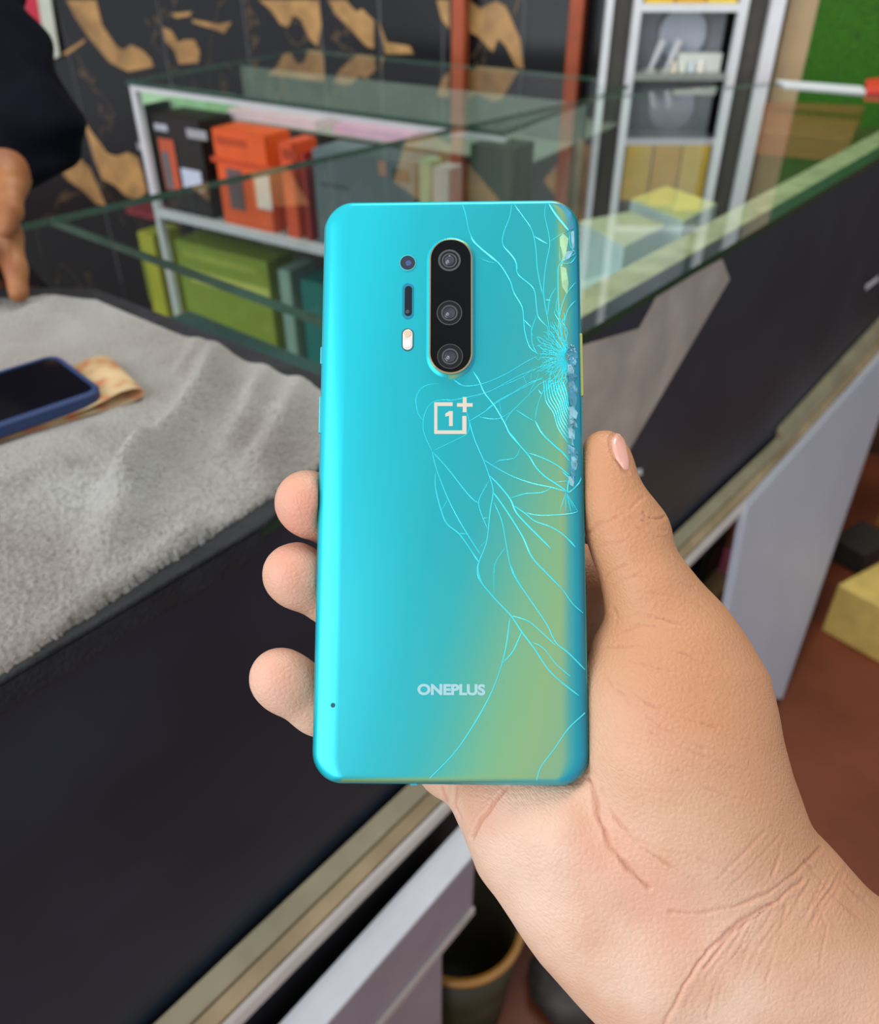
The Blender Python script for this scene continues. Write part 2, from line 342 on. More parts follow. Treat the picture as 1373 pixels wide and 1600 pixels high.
# ------------------------------------------------------------------ rear display counter
ZR = 0.938
c0 = atz(196, 126, ZR); c1 = atz(690, 192, ZR); E1 = (c1 - c0); L1 = np.linalg.norm(E1); E1 = E1 / L1; E2 = np.array([-E1[1], E1[0], 0])
def rw(s, q, z): return c0 * [1, 1, 0] + E1 * s + E2 * q + UZ * z
NR = -E2; BS = 0.09
def onrear(x, y, off=0.0): return onplane(x, y, c0 + NR * off, NR)
def sz(x, y, off=0.0):
    p = onrear(x, y, off); return float((p - c0) @ E1), float(p[2])
rear = empty('display_counter', (*rw(0.4, 0.15, 0)[:2], 0), 'rear glass display counter with white frame, full of product boxes, before the marble wall', 'counter')
LR = 0.93; DR = 0.585
objs = [MB().prism([rw(0, 0, 0), rw(LR, 0, 0), rw(LR, DR, 0), rw(0, DR, 0)], ZR - .008, ZR, 0, 1, 2).build('glass_pane', [GE, GT, GU])]; front_edge(objs[0], NR)
fr = MB()
fr.prism([rw(0.004, 0.004, 0), rw(LR, 0.004, 0), rw(LR, 0.02, 0), rw(0.004, 0.02, 0)], ZR - .019, ZR - .0085)
objs.append(fr.build('top_rail', M['white']))
for s in (0.004,):
    objs.append(MB().prism([rw(s, 0.004, 0), rw(s + .014, 0.004, 0), rw(s + .014, 0.02, 0), rw(s, 0.02, 0)], 0.0, ZR - .0195).build('post', M['white']))
zm = 0.662
objs.append(MB().prism([rw(0.019, 0.004, 0), rw(LR - .017, 0.004, 0), rw(LR - .017, 0.02, 0), rw(0.019, 0.02, 0)], zm - .012, zm + .006).build('middle_rail', M['white']))
objs.append(MB().prism([rw(0.019, 0.021, 0), rw(LR - .017, 0.021, 0), rw(LR - .017, .33, 0), rw(0.019, .33, 0)], zm - .006, zm).build('shelf', mat('pale_shelf', 'b4b8b4', 0.4, noise_amt=0.05)))
zsh = sz(330, 180, -.14)[1]
objs.append(MB().prism([rw(0.019, 0.136, 0), rw(LR - .017, 0.136, 0), rw(LR - .017, DR - .01, 0), rw(0.019, DR - .01, 0)], zsh - .004, zsh).build('shelf', mat('grey_green_glass_shelf', 'a3ab9e', 0.2, noise_amt=0.05)))
objs.append(MB().prism([rw(0.019, .331, 0), rw(LR, .331, 0), rw(LR, .34, 0), rw(0.019, .34, 0)], 0.0, ZR - .009).build('back_panel', mat('grey_back_panel', '8f948e', 0.5, noise_amt=0.1)))
objs.append(MB().prism([rw(0.019, 0.021, 0), rw(LR - .017, 0.021, 0), rw(LR - .017, .33, 0), rw(0.019, .33, 0)], 0.30, 0.32).build('shelf', mat('lower_shelf_white', 'a9b4ae', 0.4, noise_amt=0.05)))
localise(rear, objs)
def rbox(name, x0, y0, x1, y1, col, lab, cat='box', z0=None, depth=0.10, off=-0.03, marks=(), grp=None, top=None, bev=0.0015):
    "a box standing on a shelf of the rear counter; x0,y0 and x1,y1 are opposite front corners seen in the photograph"
    s0, zt_ = sz(x0, y0, off); s1, zb_ = sz(x1, y1, off)
    zb = zb_ if z0 is None else z0
    zt_ = max(zt_, zb + .014)
    mats = [mat(name + '_card', col, 0.45, noise_amt=0.05)] ; mb = MB()
    mb.prism([rw(s0, -off, 0), rw(s1, -off, 0), rw(s1, -off + depth, 0), rw(s0, -off + depth, 0)], zb, zt_)
    for k, (mx0, my0, mx1, my1, mc) in enumerate(marks):
        a0, b1 = sz(mx0, my0, off + .0008 * (1 + k)); a1, b0 = sz(mx1, my1, off + .0008 * (1 + k)); b0 = max(b0, zb + .001); b1 = min(b1, zt_ - .001)
        q = -off - .0008 * (1 + k)
        mats.append(mat('print_' + mc, mc, 0.5, noise_amt=0.08)); mb.add([rw(a0, q, b0), rw(a1, q, b0), rw(a1, q, b1), rw(a0, q, b1)], [(0, 1, 2, 3)], len(mats) - 1)
    return tag(mb.build(name, mats, fix=False), lab, cat, grp)
sh = zm + .0005
rbox('headphone_box', 232, 178, 326, 300, '24201f', 'black headphone box with orange and white print at the left end of the rear counter', z0=sh,
     marks=((240, 192, 262, 206, 'b9c0cc'), (290, 200, 324, 220, 'a9a9b0'), (246, 215, 284, 300, 'c65a3c'), (252, 236, 272, 296, '5a6a70'), (282, 262, 318, 300, 'c9d2e6')))
rbox('speaker_box', 212, 168, 230, 290, '2c3033', 'narrow black box with white dots against the white corner post', z0=sh, marks=((213, 178, 224, 190, 'a8acb4'), (213, 222, 224, 236, '9a9ea8')))
rbox('phone_box', 330, 200, 432, 390, 'f0632c', 'wide bright orange box with a phone picture in the rear counter', z0=sh, depth=.08,
     marks=((336, 212, 386, 232, 'c24a1e'), (330, 252, 432, 262, 'd24d22'), (352, 262, 384, 330, '6e5a5c'), (396, 270, 426, 330, 'e9dcd2')))
rbox('phone_box', 435, 222, 470, 390, 'e85a30', 'narrow orange box right of the wide orange one', z0=sh, depth=.08, marks=((440, 232, 464, 252, 'a83c20'),))
rbox('phone_box', 474, 240, 484, 400, 'b0352a', 'thin dark red box between the orange and grey boxes', z0=sh, depth=.08)
rbox('storage_box', 487, 232, 648, 330, '66777a', 'large blue-grey box right of the orange boxes', z0=sh, depth=.09, marks=((500, 284, 545, 298, '4a585a'), (612, 262, 640, 286, '2c3a36'), (590, 250, 604, 276, 'b98c74')))
rbox('bottle_box', 655, 250, 672, 285, '7fb08c', 'small pale green box at the right end of the large blue-grey box', z0=sh, depth=.04)
rbox('white_carton', 676, 262, 700, 320, 'a9b4b8', 'small pale grey carton near the orange post reflection in the rear counter', z0=sh, depth=.05)
rbox('storage_box', 735, 225, 800, 260, '3c5040', 'dark green box at the right end of the rear counter', z0=sh, depth=.08)
st = zsh + .0004
for a in ((214, 144, 322, 168, 'a8d6a4', 'mint green flat packet on the upper shelf of the rear counter'),
          (356, 170, 492, 194, 'ecd0d6', 'long pale pink packet on the upper shelf, left of the other pink one'),
          (520, 194, 640, 218, 'e6b6cc', 'deep pink packet on the upper shelf, near the diagonal glass edge')):
    rbox('packet', *a[:5], a[5], cat='packet', z0=st, depth=.10, off=-.142, grp='packets on the upper shelf of the rear counter')
# lower tier seen through the near glass
lt = 0.3205
rbox('product_carton', 200, 345, 252, 375, '9c2a38', 'crimson carton just under the middle rail at the far left', z0=0.57, depth=.09, off=-.16, bev=0)
rbox('product_carton', 214, 362, 268, 520, 'b9b83a', 'yellow-olive carton in the lower left of the rear counter', z0=lt, depth=.09, off=-.03, marks=((220, 400, 240, 470, '8f9a2a'),))
rbox('product_carton', 272, 374, 430, 520, '8aa03c', 'broad green-yellow carton in the lower tier of the rear counter', z0=lt, depth=.09, off=-.03, marks=((285, 390, 400, 430, 'a7b44c'), (300, 440, 420, 452, 'c3c864')))
rbox('product_carton', 434, 420, 466, 560, '8fb0a4', 'pale grey-green carton beside the teal one', z0=lt, depth=.09, off=-.03)
rbox('product_carton', 469, 436, 560, 600, '1f7a74', 'deep teal carton in the lower tier of the rear counter', z0=lt, depth=.09, off=-.03)

# boxes inside the near counter, right of the cracked phone
def nbox(name, pts, ztop, zb, col, lab, marks=None, cat='box', side=None):
    q = [atz(x, y, ztop) for x, y in pts]
    mats = [mat(name + '_side', side or col, 0.5, noise_amt=0.05), mat(name + '_top', col, 0.5, noise_amt=0.05)]
    mb = MB().prism(q, zb, ztop, 0, 1)
    return tag(mb.build(name, mats, bevel=0.001), lab, cat)
nbox('white_box', [(905, 345), (985, 330), (1040, 352), (975, 385)], 0.80, zi + .0005, 'c9c6a8', 'white box with yellowish top under the near glass beside the cracked phone', side='cfe0e4')
nbox('white_box', [(985, 312), (1040, 290), (1120, 318), (1068, 345)], 0.80, zi + .0005, 'd6cb8c', 'white box with cream lid under the near glass below the yellow reflection', side='dde4ea')
nbox('white_box', [(905, 440), (955, 425), (985, 445), (925, 475)], 0.74, zi + .0005, 'c6d2d0', 'low pale box under the near glass at the cracked corner of the phone', side='cfe0e4')
nbox('wooden_tray', [(1195, 158), (1352, 165), (1330, 218), (1185, 205)], 0.90, 0.86, 'a4583a', 'red-brown wooden tray beneath the far right end of the glass', cat='tray')
nbox('tray_stand', [(1205, 168), (1335, 175), (1320, 215), (1198, 205)], 0.8595, zi + .0005, '6a6a4c', 'olive block carrying the red-brown wooden tray under the glass', cat='block')
# things lying at the far end of the near glass
mb = MB().prism([atz(x, y) for x, y in ((1212, 128), (1345, 138), (1352, 146), (1225, 136))], ZC + .0003, ZC + .004)
tag(mb.build('paper_sheet', mat('white_paper', 'd9dfe2', 0.6, noise_amt=0.04)), 'white strip of paper on the far right end of the glass', 'paper')
mb = MB().prism([atz(x, y) for x, y in ((1350, 134), (1400, 128), (1410, 150), (1352, 148))], ZC + .0003, ZC + .012)
tag(mb.build('notebook', mat('red_cover', 'd8402e', 0.5, noise_amt=0.08), bevel=.002), 'bright red booklet on the far right end of the glass', 'book')

# ------------------------------------------------------------------ white shelf unit behind the counter
YS = 1.955
def ony(x, y, Y=YS): return onplane(x, y, (0, Y, 0), (0, 1, 0))
su = empty('shelf_unit', (0.5, 2.0, 0), 'tall white display shelf unit with slim posts behind the far end of the counter', 'shelf')
objs = []
pxs = []
for x, ww in ((953, .007), (997, .008), (1163, .009), (1216, .014)):
    p = ony(x, 10); pxs.append(p[0])
    objs.append(MB().prism([(p[0] - ww, YS), (p[0] + ww, YS), (p[0] + ww, YS + .016), (p[0] - ww, YS + .016)], 0, 2.6).build('post', M['white']))
Mg = mat('dark_grey_side', '4a4643', 0.5, noise_amt=0.15)
objs.append(MB().prism([(pxs[0], YS + .03), (pxs[1], YS + .03), (pxs[1], YS + .04), (pxs[0], YS + .04)], 0, 2.5).build('side_panel', Mg))
objs.append(MB().prism([(pxs[2], YS + .03), (pxs[3], YS + .03), (pxs[3], YS + .04), (pxs[2], YS + .04)], 0, 2.5).build('side_panel', Mg))
objs.append(MB().prism([(pxs[1] + .003, YS + .10), (pxs[2] - .003, YS + .10), (pxs[2] - .003, YS + .11), (pxs[1] + .003, YS + .11)], 0, 2.5).build('back_panel', mat('lavender_grey_back', 'a4a6ae', 0.5, noise_amt=0.1)))
z1 = float(ony(1100, 6)[2])
objs.append(MB().prism([(pxs[1] + .008, YS + .002), (pxs[2] - .009, YS + .002), (pxs[2] - .009, YS + .099), (pxs[1] + .008, YS + .099)], .944, .955).build('shelf_board', mat('grey_glass_board', '8c918c', .3, noise_amt=.1)))
for z in (z1, z1 + .19, z1 + .45, z1 + .75):
    objs.append(MB().prism([(pxs[1] + .008, YS + .002), (pxs[2] - .009, YS + .002), (pxs[2] - .009, YS + .099), (pxs[1] + .008, YS + .099)], z - .014, z).build('shelf_board', M['white']))
localise(su, objs)
xm = (pxs[1] + pxs[2]) / 2; xa = pxs[1] + .012; xb = pxs[2] - .012
ye = [('e0b92e', .0), ('d9a826', .06), ('e6c64a', .115)]
lbs = ['yellow box on the middle board of the shelf unit, leftmost', 'amber yellow box in the middle of the shelf unit board', 'light yellow box at the right of the shelf unit board']
for k, (c, dx) in enumerate(ye):
    x0 = xa + (xb - xa) * k / 3 + .002; x1 = xa + (xb - xa) * (k + 1) / 3 - .002
    tag(MB().prism([(x0, YS + .01), (x1, YS + .01), (x1, YS + .085), (x0, YS + .085)], z1 + .0003, z1 + .12 + .012 * k).build('yellow_box', mat('yellow_card', c, 0.5, noise_amt=0.08), bevel=.001), lbs[k], 'box', 'yellow boxes on the white shelf unit')
tag(MB().prism([(xm + .0, YS + .04), (xb - .003, YS + .04), (xb - .003, YS + .075), (xm, YS + .075)], .9553, .99).build('display_box', mat('pale_card', 'dde0d8', 0.5, noise_amt=.05), bevel=.001), 'low white display box on the lowest visible board of the shelf unit', 'box')
mr = empty('table_mirror', (xm + .012, YS + .085, 0.9553), 'round pale mirror standing at the back of the white shelf unit', 'mirror')
o1 = MB().tube((xm + .012, YS + .083, .9553 + .066), (xm + .012, YS + .09, .9553 + .066), .05, n=40).build('disc', mat('mirror_disc', 'c4cad8', 0.2, noise_amt=.03))
o2 = MB().tube((xm + .012, YS + .0865, .9553), (xm + .012, YS + .0865, .9553 + .02), .012, .006).build('stand', M['white'])
localise(mr, [o1, o2])
for k, (dx, rz, lb) in enumerate(((-.055, .5, 'silver rod stand tilted at the left of the shelf unit board'), (-.02, .9, 'small silver stand left of the round mirror'))):
    t_ = empty('jewellery_stand', (xm + dx, YS + .05, .9553), lb, 'stand', 'small stands on the shelf unit')
    o1 = MB().tube((xm + dx, YS + .05, .9553), (xm + dx, YS + .05, .9593), .014).build('base', mat('silver_plastic', 'b8b8b4', .3, noise_amt=.1))
    o2 = MB().tube((xm + dx, YS + .05, .9593), (xm + dx + .02, YS + .05, .9593 + .055), .004, .009).build('rod', M['white'])
    localise(t_, [o1, o2])
for k in range(4):
    x = xm - .01 + k * .019
    t_ = MB().lathe((x, YS + .03, .9553), [(0.0001, 0), (.007, 0), (.0075, .006), (.003, .012), (.005, .018 + .003 * (k % 2)), (.0001, .022 + .003 * (k % 2))], 16).build('trinket', mat('cream_trinket', ('e8e2c8', 'd8dcd0', 'c8d4dc', 'f0e8e0')[k], .4, noise_amt=.1), smooth=True)
    tag(t_, ('cream', 'pale green', 'pale blue', 'off-white')[k] + ' trinket in the row before the round mirror', 'trinket', 'trinkets on the shelf unit')

# framed poster on the wall at upper left
q = [onwall(x, y, .012) for x, y in ((-60, -90), (66, -90), (94, 88), (62, 102), (-60, 130))]
ps = empty('poster', q[2], 'red and grey poster with white border on the marble wall at upper left', 'poster')
mb = MB().hexa([p for p in q], [p + WN * .004 for p in q]); o1 = mb.build('border', mat('poster_white', 'd8dccb', .5, noise_amt=.04))
q2 = [onwall(x, y, .018) for x, y in ((-60, -90), (44, -90), (70, 76), (48, 84), (-60, 110))]
o2 = MB().hexa(q2, [p + WN * .001 for p in q2]).build('print', mat('poster_red', 'd8304a', .5, noise_amt=.08))
q2 = [onwall(x, y, .0205) for x, y in ((-60, -90), (30, -90), (42, 30), (38, 66), (-60, 60))]
o3 = MB().hexa(q2, [p + WN * .001 for p in q2]).build('print', mat('poster_grey', '7c84a0', .5, noise_amt=.3, noise_scale=12))
localise(ps, [o1, o2, o3])

# ------------------------------------------------------------------ floor things at lower right / below
bk = empty('bucket', (*atz(690, 1560, 0.0)[:2], 0), 'dark olive bucket with golden rim on the floor below the counter', 'bucket')
bp = np.array([*cw(dl + .045, .0, 0)[:2], 0.0]); print('BUCKET', [round(float(q), 1) for q in (CX + F * ((bp + UZ * .22 - CAM) @ rt) / ((bp + UZ * .22 - CAM) @ fw), CY - F * ((bp + UZ * .22 - CAM) @ upv) / ((bp + UZ * .22 - CAM) @ fw))])
bk.location = bp
o1 = MB().lathe((0, 0, 0), [(.0001, .004), (.062, .004), (.078, .215), (.074, .215), (.058, .01), (.0001, .01)], 48).build('tub', mat('olive_plastic', '2f2c18', .5, noise_amt=.2), bk, smooth=True)
o2 = MB().lathe((0, 0, .215), [(.072, 0), (.081, 0), (.082, .008), (.072, .008)], 48, closed=True).build('rim', mat('amber_rim', '9c6a2a', .35, noise_amt=.1), bk, smooth=True)
def fbox(name, pts, h, col, lab, z=0.0, n=.1):
    q = [atz(x, y, z) for x, y in pts]
    return tag(MB().prism(q, z + .0005, z + h).build(name, mat(name + '_m', col, .6, noise_amt=n, noise_scale=25), bevel=.004), lab, 'box')
fbox('cardboard_box', [(1282, 985), (1380, 1040), (1500, 985), (1390, 925)], 0.13, 'cdb060', 'pale yellow carton on the floor at the right edge beyond the counter')
fbox('cardboard_box', [(1365, 820), (1440, 850), (1540, 810), (1450, 775)], 0.26, '8a5f30', 'brown carton standing behind the pale yellow carton', n=.5)
fbox('black_case', [(1290, 870), (1340, 900), (1385, 868), (1335, 842)], 0.06, '26221e', 'black case lying between the pale board and the cartons')
fbox('wood_offcut', [(1040, 1590), (1100, 1640), (1160, 1600), (1090, 1560)], 0.03, '5a3a28', 'brown offcut on the floor below the wrist')
for k, (x, y, r, c) in enumerate(((835, 1400, .05, '4a352c'), (890, 1545, .055, '35302f'), (800, 1680, .035, 'a58a6c'))):
    p = atz(x, y, 0)
    mb = MB().lathe((p[0], p[1], 0), [(.0001, .0005), (r, .0005), (r * 1.15, r * .5), (r * .8, r * .9), (.0001, r)], 9)
    tag(mb.build('crumpled_bag', mat('bag_%d' % k, c, .6, noise_amt=.4, noise_scale=40), smooth=True),
        ('brown crumpled bag on the floor right of the bucket', 'dark crumpled bag on the floor between bucket and wrist', 'tan crumpled bag at the foot of the bucket')[k], 'bag', 'crumpled bags on the floor')

# ------------------------------------------------------------------ mat, cloth, banknote, blue phone
f1 = atz(150, 450, ZC + .006); f2 = atz(612, 628, ZC + .006); m1 = atz(153, 466, ZC + .012); m2 = atz(606, 648, ZC + .012); m3 = np.array([*cw(-0.55, 0.012, 0)[:2], 0]); m4 = np.array([m1[0] - .42, m1[1] + .02, 0])
mfl = atz(0, 1060); mfr = atz(496, 722)
df = (mfr - mfl) / np.linalg.norm(mfr - mfl)
m3 = mfl - df * .16
def insetq(p, k):
    c = sum(p) / 4; return [c + (a - c) * k for a in p]
quad = [m1 * [1, 1, 0], m2 * [1, 1, 0], m3 * [1, 1, 0], m4 * [1, 1, 0]]
wr_ = (m2 - m1); wr_[2] = 0; wr_ /= np.linalg.norm(wr_); nr_ = np.array([-wr_[1], wr_[0], 0]); nr_ = nr_ if nr_[1] > 0 else -nr_
tq_c = tq(atz(410, 822))[0]
big = [m4 + np.array([0, .03, 0]), f1, f2, np.array([*cw(tq_c + .12, .028, 0)[:2], 0]), np.array([*cw(tq_c, -.006, 0)[:2], 0]), np.array([*cw(T0 + .05, -.006, 0)[:2], 0])]
bm_ = MB().prism([(p[0], p[1]) for p in big], ZC + .0003, ZC + .006)
bm_.prism([cw(T0 + .05, -.006, 0), cw(tq_c - .004, -.006, 0), cw(tq_c - .004, -.0012, 0), cw(T0 + .05, -.0012, 0)], ZC - .014, ZC + .0055)
tag(bm_.build('foam_mat', mat('black_rubber', '1c1d21', 0.75, noise_amt=0.3, noise_scale=60, bump=.6, bump_scale=300), bevel=.002), 'black rubber work mat beneath the grey plush cloth', 'mat')
def plush():
    m = bpy.data.materials.new('grey_plush'); m.use_nodes = True; nt = m.node_tree; b = nt.nodes['Principled BSDF']
    tc = nt.nodes.new('ShaderNodeTexCoord'); n = nt.nodes.new('ShaderNodeTexNoise'); n.inputs['Scale'].default_value = 9; n.inputs['Detail'].default_value = 8
    r = nt.nodes.new('ShaderNodeValToRGB'); r.color_ramp.elements[0].position = .3; r.color_ramp.elements[1].position = .7
    r.color_ramp.elements[0].color = (*hx('877c73'), 1); r.color_ramp.elements[1].color = (*hx('a6a5a0'), 1)
    nt.links.new(tc.outputs['Object'], n.inputs['Vector']); nt.links.new(n.outputs['Fac'], r.inputs['Fac']); nt.links.new(r.outputs[0], b.inputs['Base Color'])
    b.inputs['Roughness'].default_value = 0.95; b.inputs['Sheen Weight'].default_value = .4; b.inputs['Specular IOR Level'].default_value = .1
    n2 = nt.nodes.new('ShaderNodeTexNoise'); n2.inputs['Scale'].default_value = 420; n2.inputs['Detail'].default_value = 5
    nt.links.new(tc.outputs['Object'], n2.inputs['Vector'])
    bp = nt.nodes.new('ShaderNodeBump'); bp.inputs['Strength'].default_value = 1; bp.inputs['Distance'].default_value = .003
    nt.links.new(n2.outputs['Fac'], bp.inputs['Height']); nt.links.new(bp.outputs[0], b.inputs['Normal'])
    return m
NU, NV = 420, 420
q0, q1, q2_, q3 = quad
uu, vv = np.meshgrid(np.linspace(0, 1, NU), np.linspace(0, 1, NV), indexing='ij')
P = (q0[None, None] * ((1 - uu) * (1 - vv))[..., None] + q1[None, None] * (uu * (1 - vv))[..., None] + q2_[None, None] * (uu * vv)[..., None] + q3[None, None] * ((1 - uu) * vv)[..., None])
def segd(px, py, pts):
    best = np.full(px.shape, 1e9); 
    for (ax, ay), (bx, by) in zip(pts[:-1], pts[1:]):
        dx, dy = bx - ax, by - ay; L = dx * dx + dy * dy
        t = np.clip(((px - ax) * dx + (py - ay) * dy) / L, 0, 1)
        best = np.minimum(best, np.hypot(px - ax - t * dx, py - ay - t * dy))
    return best
h = np.zeros(uu.shape); HS = 1.7
folds = [([(345, 540), (330, 600), (290, 670), (245, 720), (205, 780)], .014, .011), ([(315, 525), (300, 570), (285, 590)], .009, .006),
         ([(420, 570), (408, 610), (390, 660), (360, 720)], .012, .008), ([(478, 590), (462, 640), (440, 690), (410, 740)], .013, .010),
         ([(230, 740), (190, 820), (170, 860)], .015, .006), ([(0, 710), (60, 690), (130, 680)], .008, .004), ([(0, 770), (50, 745), (100, 735)], .008, .004),
         ([(210, 560), (200, 600), (180, 640)], .01, .003), ([(300, 840), (240, 900), (140, 960)], .014, .004), ([(0, 560), (30, 510), (80, 480)], .02, .003)]
for pts, wd, ht in folds:
    wpts = [tuple(atz(x, y, ZC + .01)[:2]) for x, y in pts]
    d = segd(P[..., 0], P[..., 1], wpts); h += HS * ht * np.exp(-(d / (wd * .9)) ** 2)
for s_, a_ in ((9, .0022), (23, .0009)):
    h += a_ * np.array([[noise.noise((P[i, j, 0] * s_, P[i, j, 1] * s_, 3.3)) for j in range(0, NV, 4)] for i in range(0, NU, 4)]).repeat(4, 0).repeat(4, 1)[:NU, :NV] if False else 0
ph = P[..., 0] * 37 + P[..., 1] * 11
h += .0012 * np.sin(ph) * np.sin(P[..., 1] * 41 + np.sin(P[..., 0] * 23) * 1.4)
h += rng.normal(0, .0006, h.shape)
ed = np.minimum(np.minimum(uu, 1 - uu), np.minimum(vv, 1 - vv)) ; ef = np.clip(ed / .012, 0, 1) ** .5
# keep it level where the blue phone and banknote lie
bpc = atz(20, 600, ZC + .01); dd = np.hypot(P[..., 0] - bpc[0], P[..., 1] - bpc[1]); fl = 1 / (1 + np.exp(-(dd - .11) / .01))
h *= np.clip(.3 + vv / .16, 0, 1); Z = ZC + .0063 + ef * (.004 + .0015 * 1 + h * (.15 + .85 * fl))
P = P.copy(); P[..., 2] = Z
jit = (ed < .004) * 1.0
P[..., 0] += jit * rng.normal(0, .0006, h.shape); P[..., 1] += jit * rng.normal(0, .0006, h.shape)
idx = np.arange(NU * NV).reshape(NU, NV)
fa = np.stack([idx[:-1, :-1], idx[1:, :-1], idx[1:, 1:], idx[:-1, 1:]], -1).reshape(-1, 4)
me = bpy.data.meshes.new('plush_cloth'); me.from_pydata(P.reshape(-1, 3).tolist(), [], fa[:, ::-1].tolist()); me.polygons.foreach_set('use_smooth', [True] * len(fa)); me.materials.append(plush())
bm = bmesh.new(); bm.from_mesh(me); bmesh.ops.recalc_face_normals(bm, faces=bm.faces)
if bm.faces[0].normal.z < 0: bmesh.ops.reverse_faces(bm, faces=bm.faces)
# skirt down to the mat so the cloth has thickness
be = [e for e in bm.edges if e.is_boundary]; r = bmesh.ops.extrude_edge_only(bm, edges=be)
for v in r['geom']:
    if isinstance(v, bmesh.types.BMVert): v.co.z = ZC + .0062
bm.to_mesh(me); bm.free()
cl = bpy.data.objects.new('plush_cloth', me); C.objects.link(cl)
tag(cl, 'rumpled light grey plush cloth spread on the black mat', 'cloth')

ZM = ZC + .0128
# banknote: a folded sheet, seen as a loop at its right end
def ribbon(path, halfw, nrm, thick=.0003):
    mb = MB(); n = len(path); v = []
    for i, p in enumerate(path):
        v += [p - nrm * halfw, p + nrm * halfw]
    mb.add(v, [(2 * i, 2 * i + 1, 2 * i + 3, 2 * i + 2) for i in range(n - 1)])
    return mb
e = atz(222, 622, ZM); s_ = atz(-40, 700, ZM); ax = (s_ - e); ax[2] = 0; ax /= np.linalg.norm(ax); nb = np.array([ax[1], -ax[0], 0])
if nb[1] < 0: nb = -nb
halfw = .033; cen = e + nb * halfw * .92
path = []
for k in range(12): path.append(cen + ax * (.15 - k * .0125) + UZ * .0004)
for k in range(1, 12):
    a = -math.pi / 2 + math.pi * k / 12; path.append(cen + ax * (.010 - .012 * math.cos(a)) + UZ * (.0055 + .0051 * math.sin(a)))
for k in range(9): path.append(cen + ax * (.014 + k * .0125) + UZ * (.0104 - .0085 * (1 - math.exp(-k / 2.2))))
bn = bpy.data.materials.new('banknote_print'); bn.use_nodes = True; nt = bn.node_tree; b = nt.nodes['Principled BSDF']
tc = nt.nodes.new('ShaderNodeTexCoord'); n1 = nt.nodes.new('ShaderNodeTexNoise'); n1.inputs['Scale'].default_value = 60; r_ = nt.nodes.new('ShaderNodeValToRGB')
el = r_.color_ramp.elements; el[0].position = .35; el[0].color = (*hx('c0704a'), 1); el[1].position = .6; el[1].color = (*hx('c8ab80'), 1); x_ = el.new(.48); x_.color = (*hx('bb986c'), 1)
nt.links.new(tc.outputs['Object'], n1.inputs['Vector']); nt.links.new(n1.outputs['Fac'], r_.inputs['Fac']); nt.links.new(r_.outputs[0], b.inputs['Base Color']); b.inputs['Roughness'].default_value = .7
o = ribbon(path, halfw, nb).build('banknote', bn, smooth=True, fix=False)
sd = o.modifiers.new('solid', 'SOLIDIFY'); sd.thickness = .0003
tag(o, 'folded orange and cream banknote lying under the blue phone', 'banknote')

# blue phone
bx1 = atz(164, 612, ZM + .012); bx2 = atz(86, 541, ZM + .012); bx3 = atz(0, 668, ZM + .012)
lx = bx3 - bx1; lx[2] = 0; lx /= np.linalg.norm(lx); wx = np.array([lx[1], -lx[0], 0]); 
if wx @ (bx2 - bx1) < 0: wx = -wx
Wp = 0.078; Lp = .158
org = bx1 + wx * Wp / 2 + lx * Lp / 2
bphn = empty('smartphone', (org[0], org[1], ZM + .0035), 'smartphone in dark blue case with black screen up, lying on the grey cloth', 'smartphone')
bphn.rotation_euler = (0, 0, math.atan2(lx[1], lx[0]))
def rrect(hx_, hy_, r, z, n=10):
    pts = []
    for cx_, cy_, a0 in ((hx_ - r, hy_ - r, 0), (-hx_ + r, hy_ - r, 90), (-hx_ + r, -hy_ + r, 180), (hx_ - r, -hy_ + r, 270)):
        for k in range(n + 1):
            a = math.radians(a0 + 90 * k / n); pts.append((cx_ + r * math.cos(a), cy_ + r * math.sin(a), z))
    return pts
def rings(rs, cap0=True, cap1=True, mi=0, mbx=None):
    mb = mbx or MB(); n = len(rs[0]); b = len(mb.v)
    for r in rs: mb.v += [tuple(map(float, p)) for p in r]
    for k in range(len(rs) - 1):
        for i in range(n):
            j = (i + 1) % n; mb.f.append([b + k * n + i, b + k * n + j, b + (k + 1) * n + j, b + (k + 1) * n + i]); mb.mi.append(mi)
    if cap0: mb.f.append([b + i for i in range(n)][::-1]); mb.mi.append(mi)
    if cap1: mb.f.append([b + (len(rs) - 1) * n + i for i in range(n)]); mb.mi.append(mi)
    return mb
rings([rrect(Lp/2-.002, Wp/2-.002, .009, 0), rrect(Lp/2, Wp/2, .011, .002), rrect(Lp/2, Wp/2, .011, .009), rrect(Lp/2-.0015, Wp/2-.0015, .0095, .0105), rrect(Lp/2-.004, Wp/2-.004, .0075, .0104), rrect(Lp/2-.004, Wp/2-.004, .0075, .0085)]).build('case', mat('dark_blue_silicone', '1f3561', .45, noise_amt=.06), bphn, smooth=False)
rings([rrect(Lp/2-.0042, Wp/2-.0042, .0073, .0086), rrect(Lp/2-.0042, Wp/2-.0042, .0073, .0096)]).build('screen', mat('black_screen', '0d0d12', .08, noise_amt=.1), bphn)

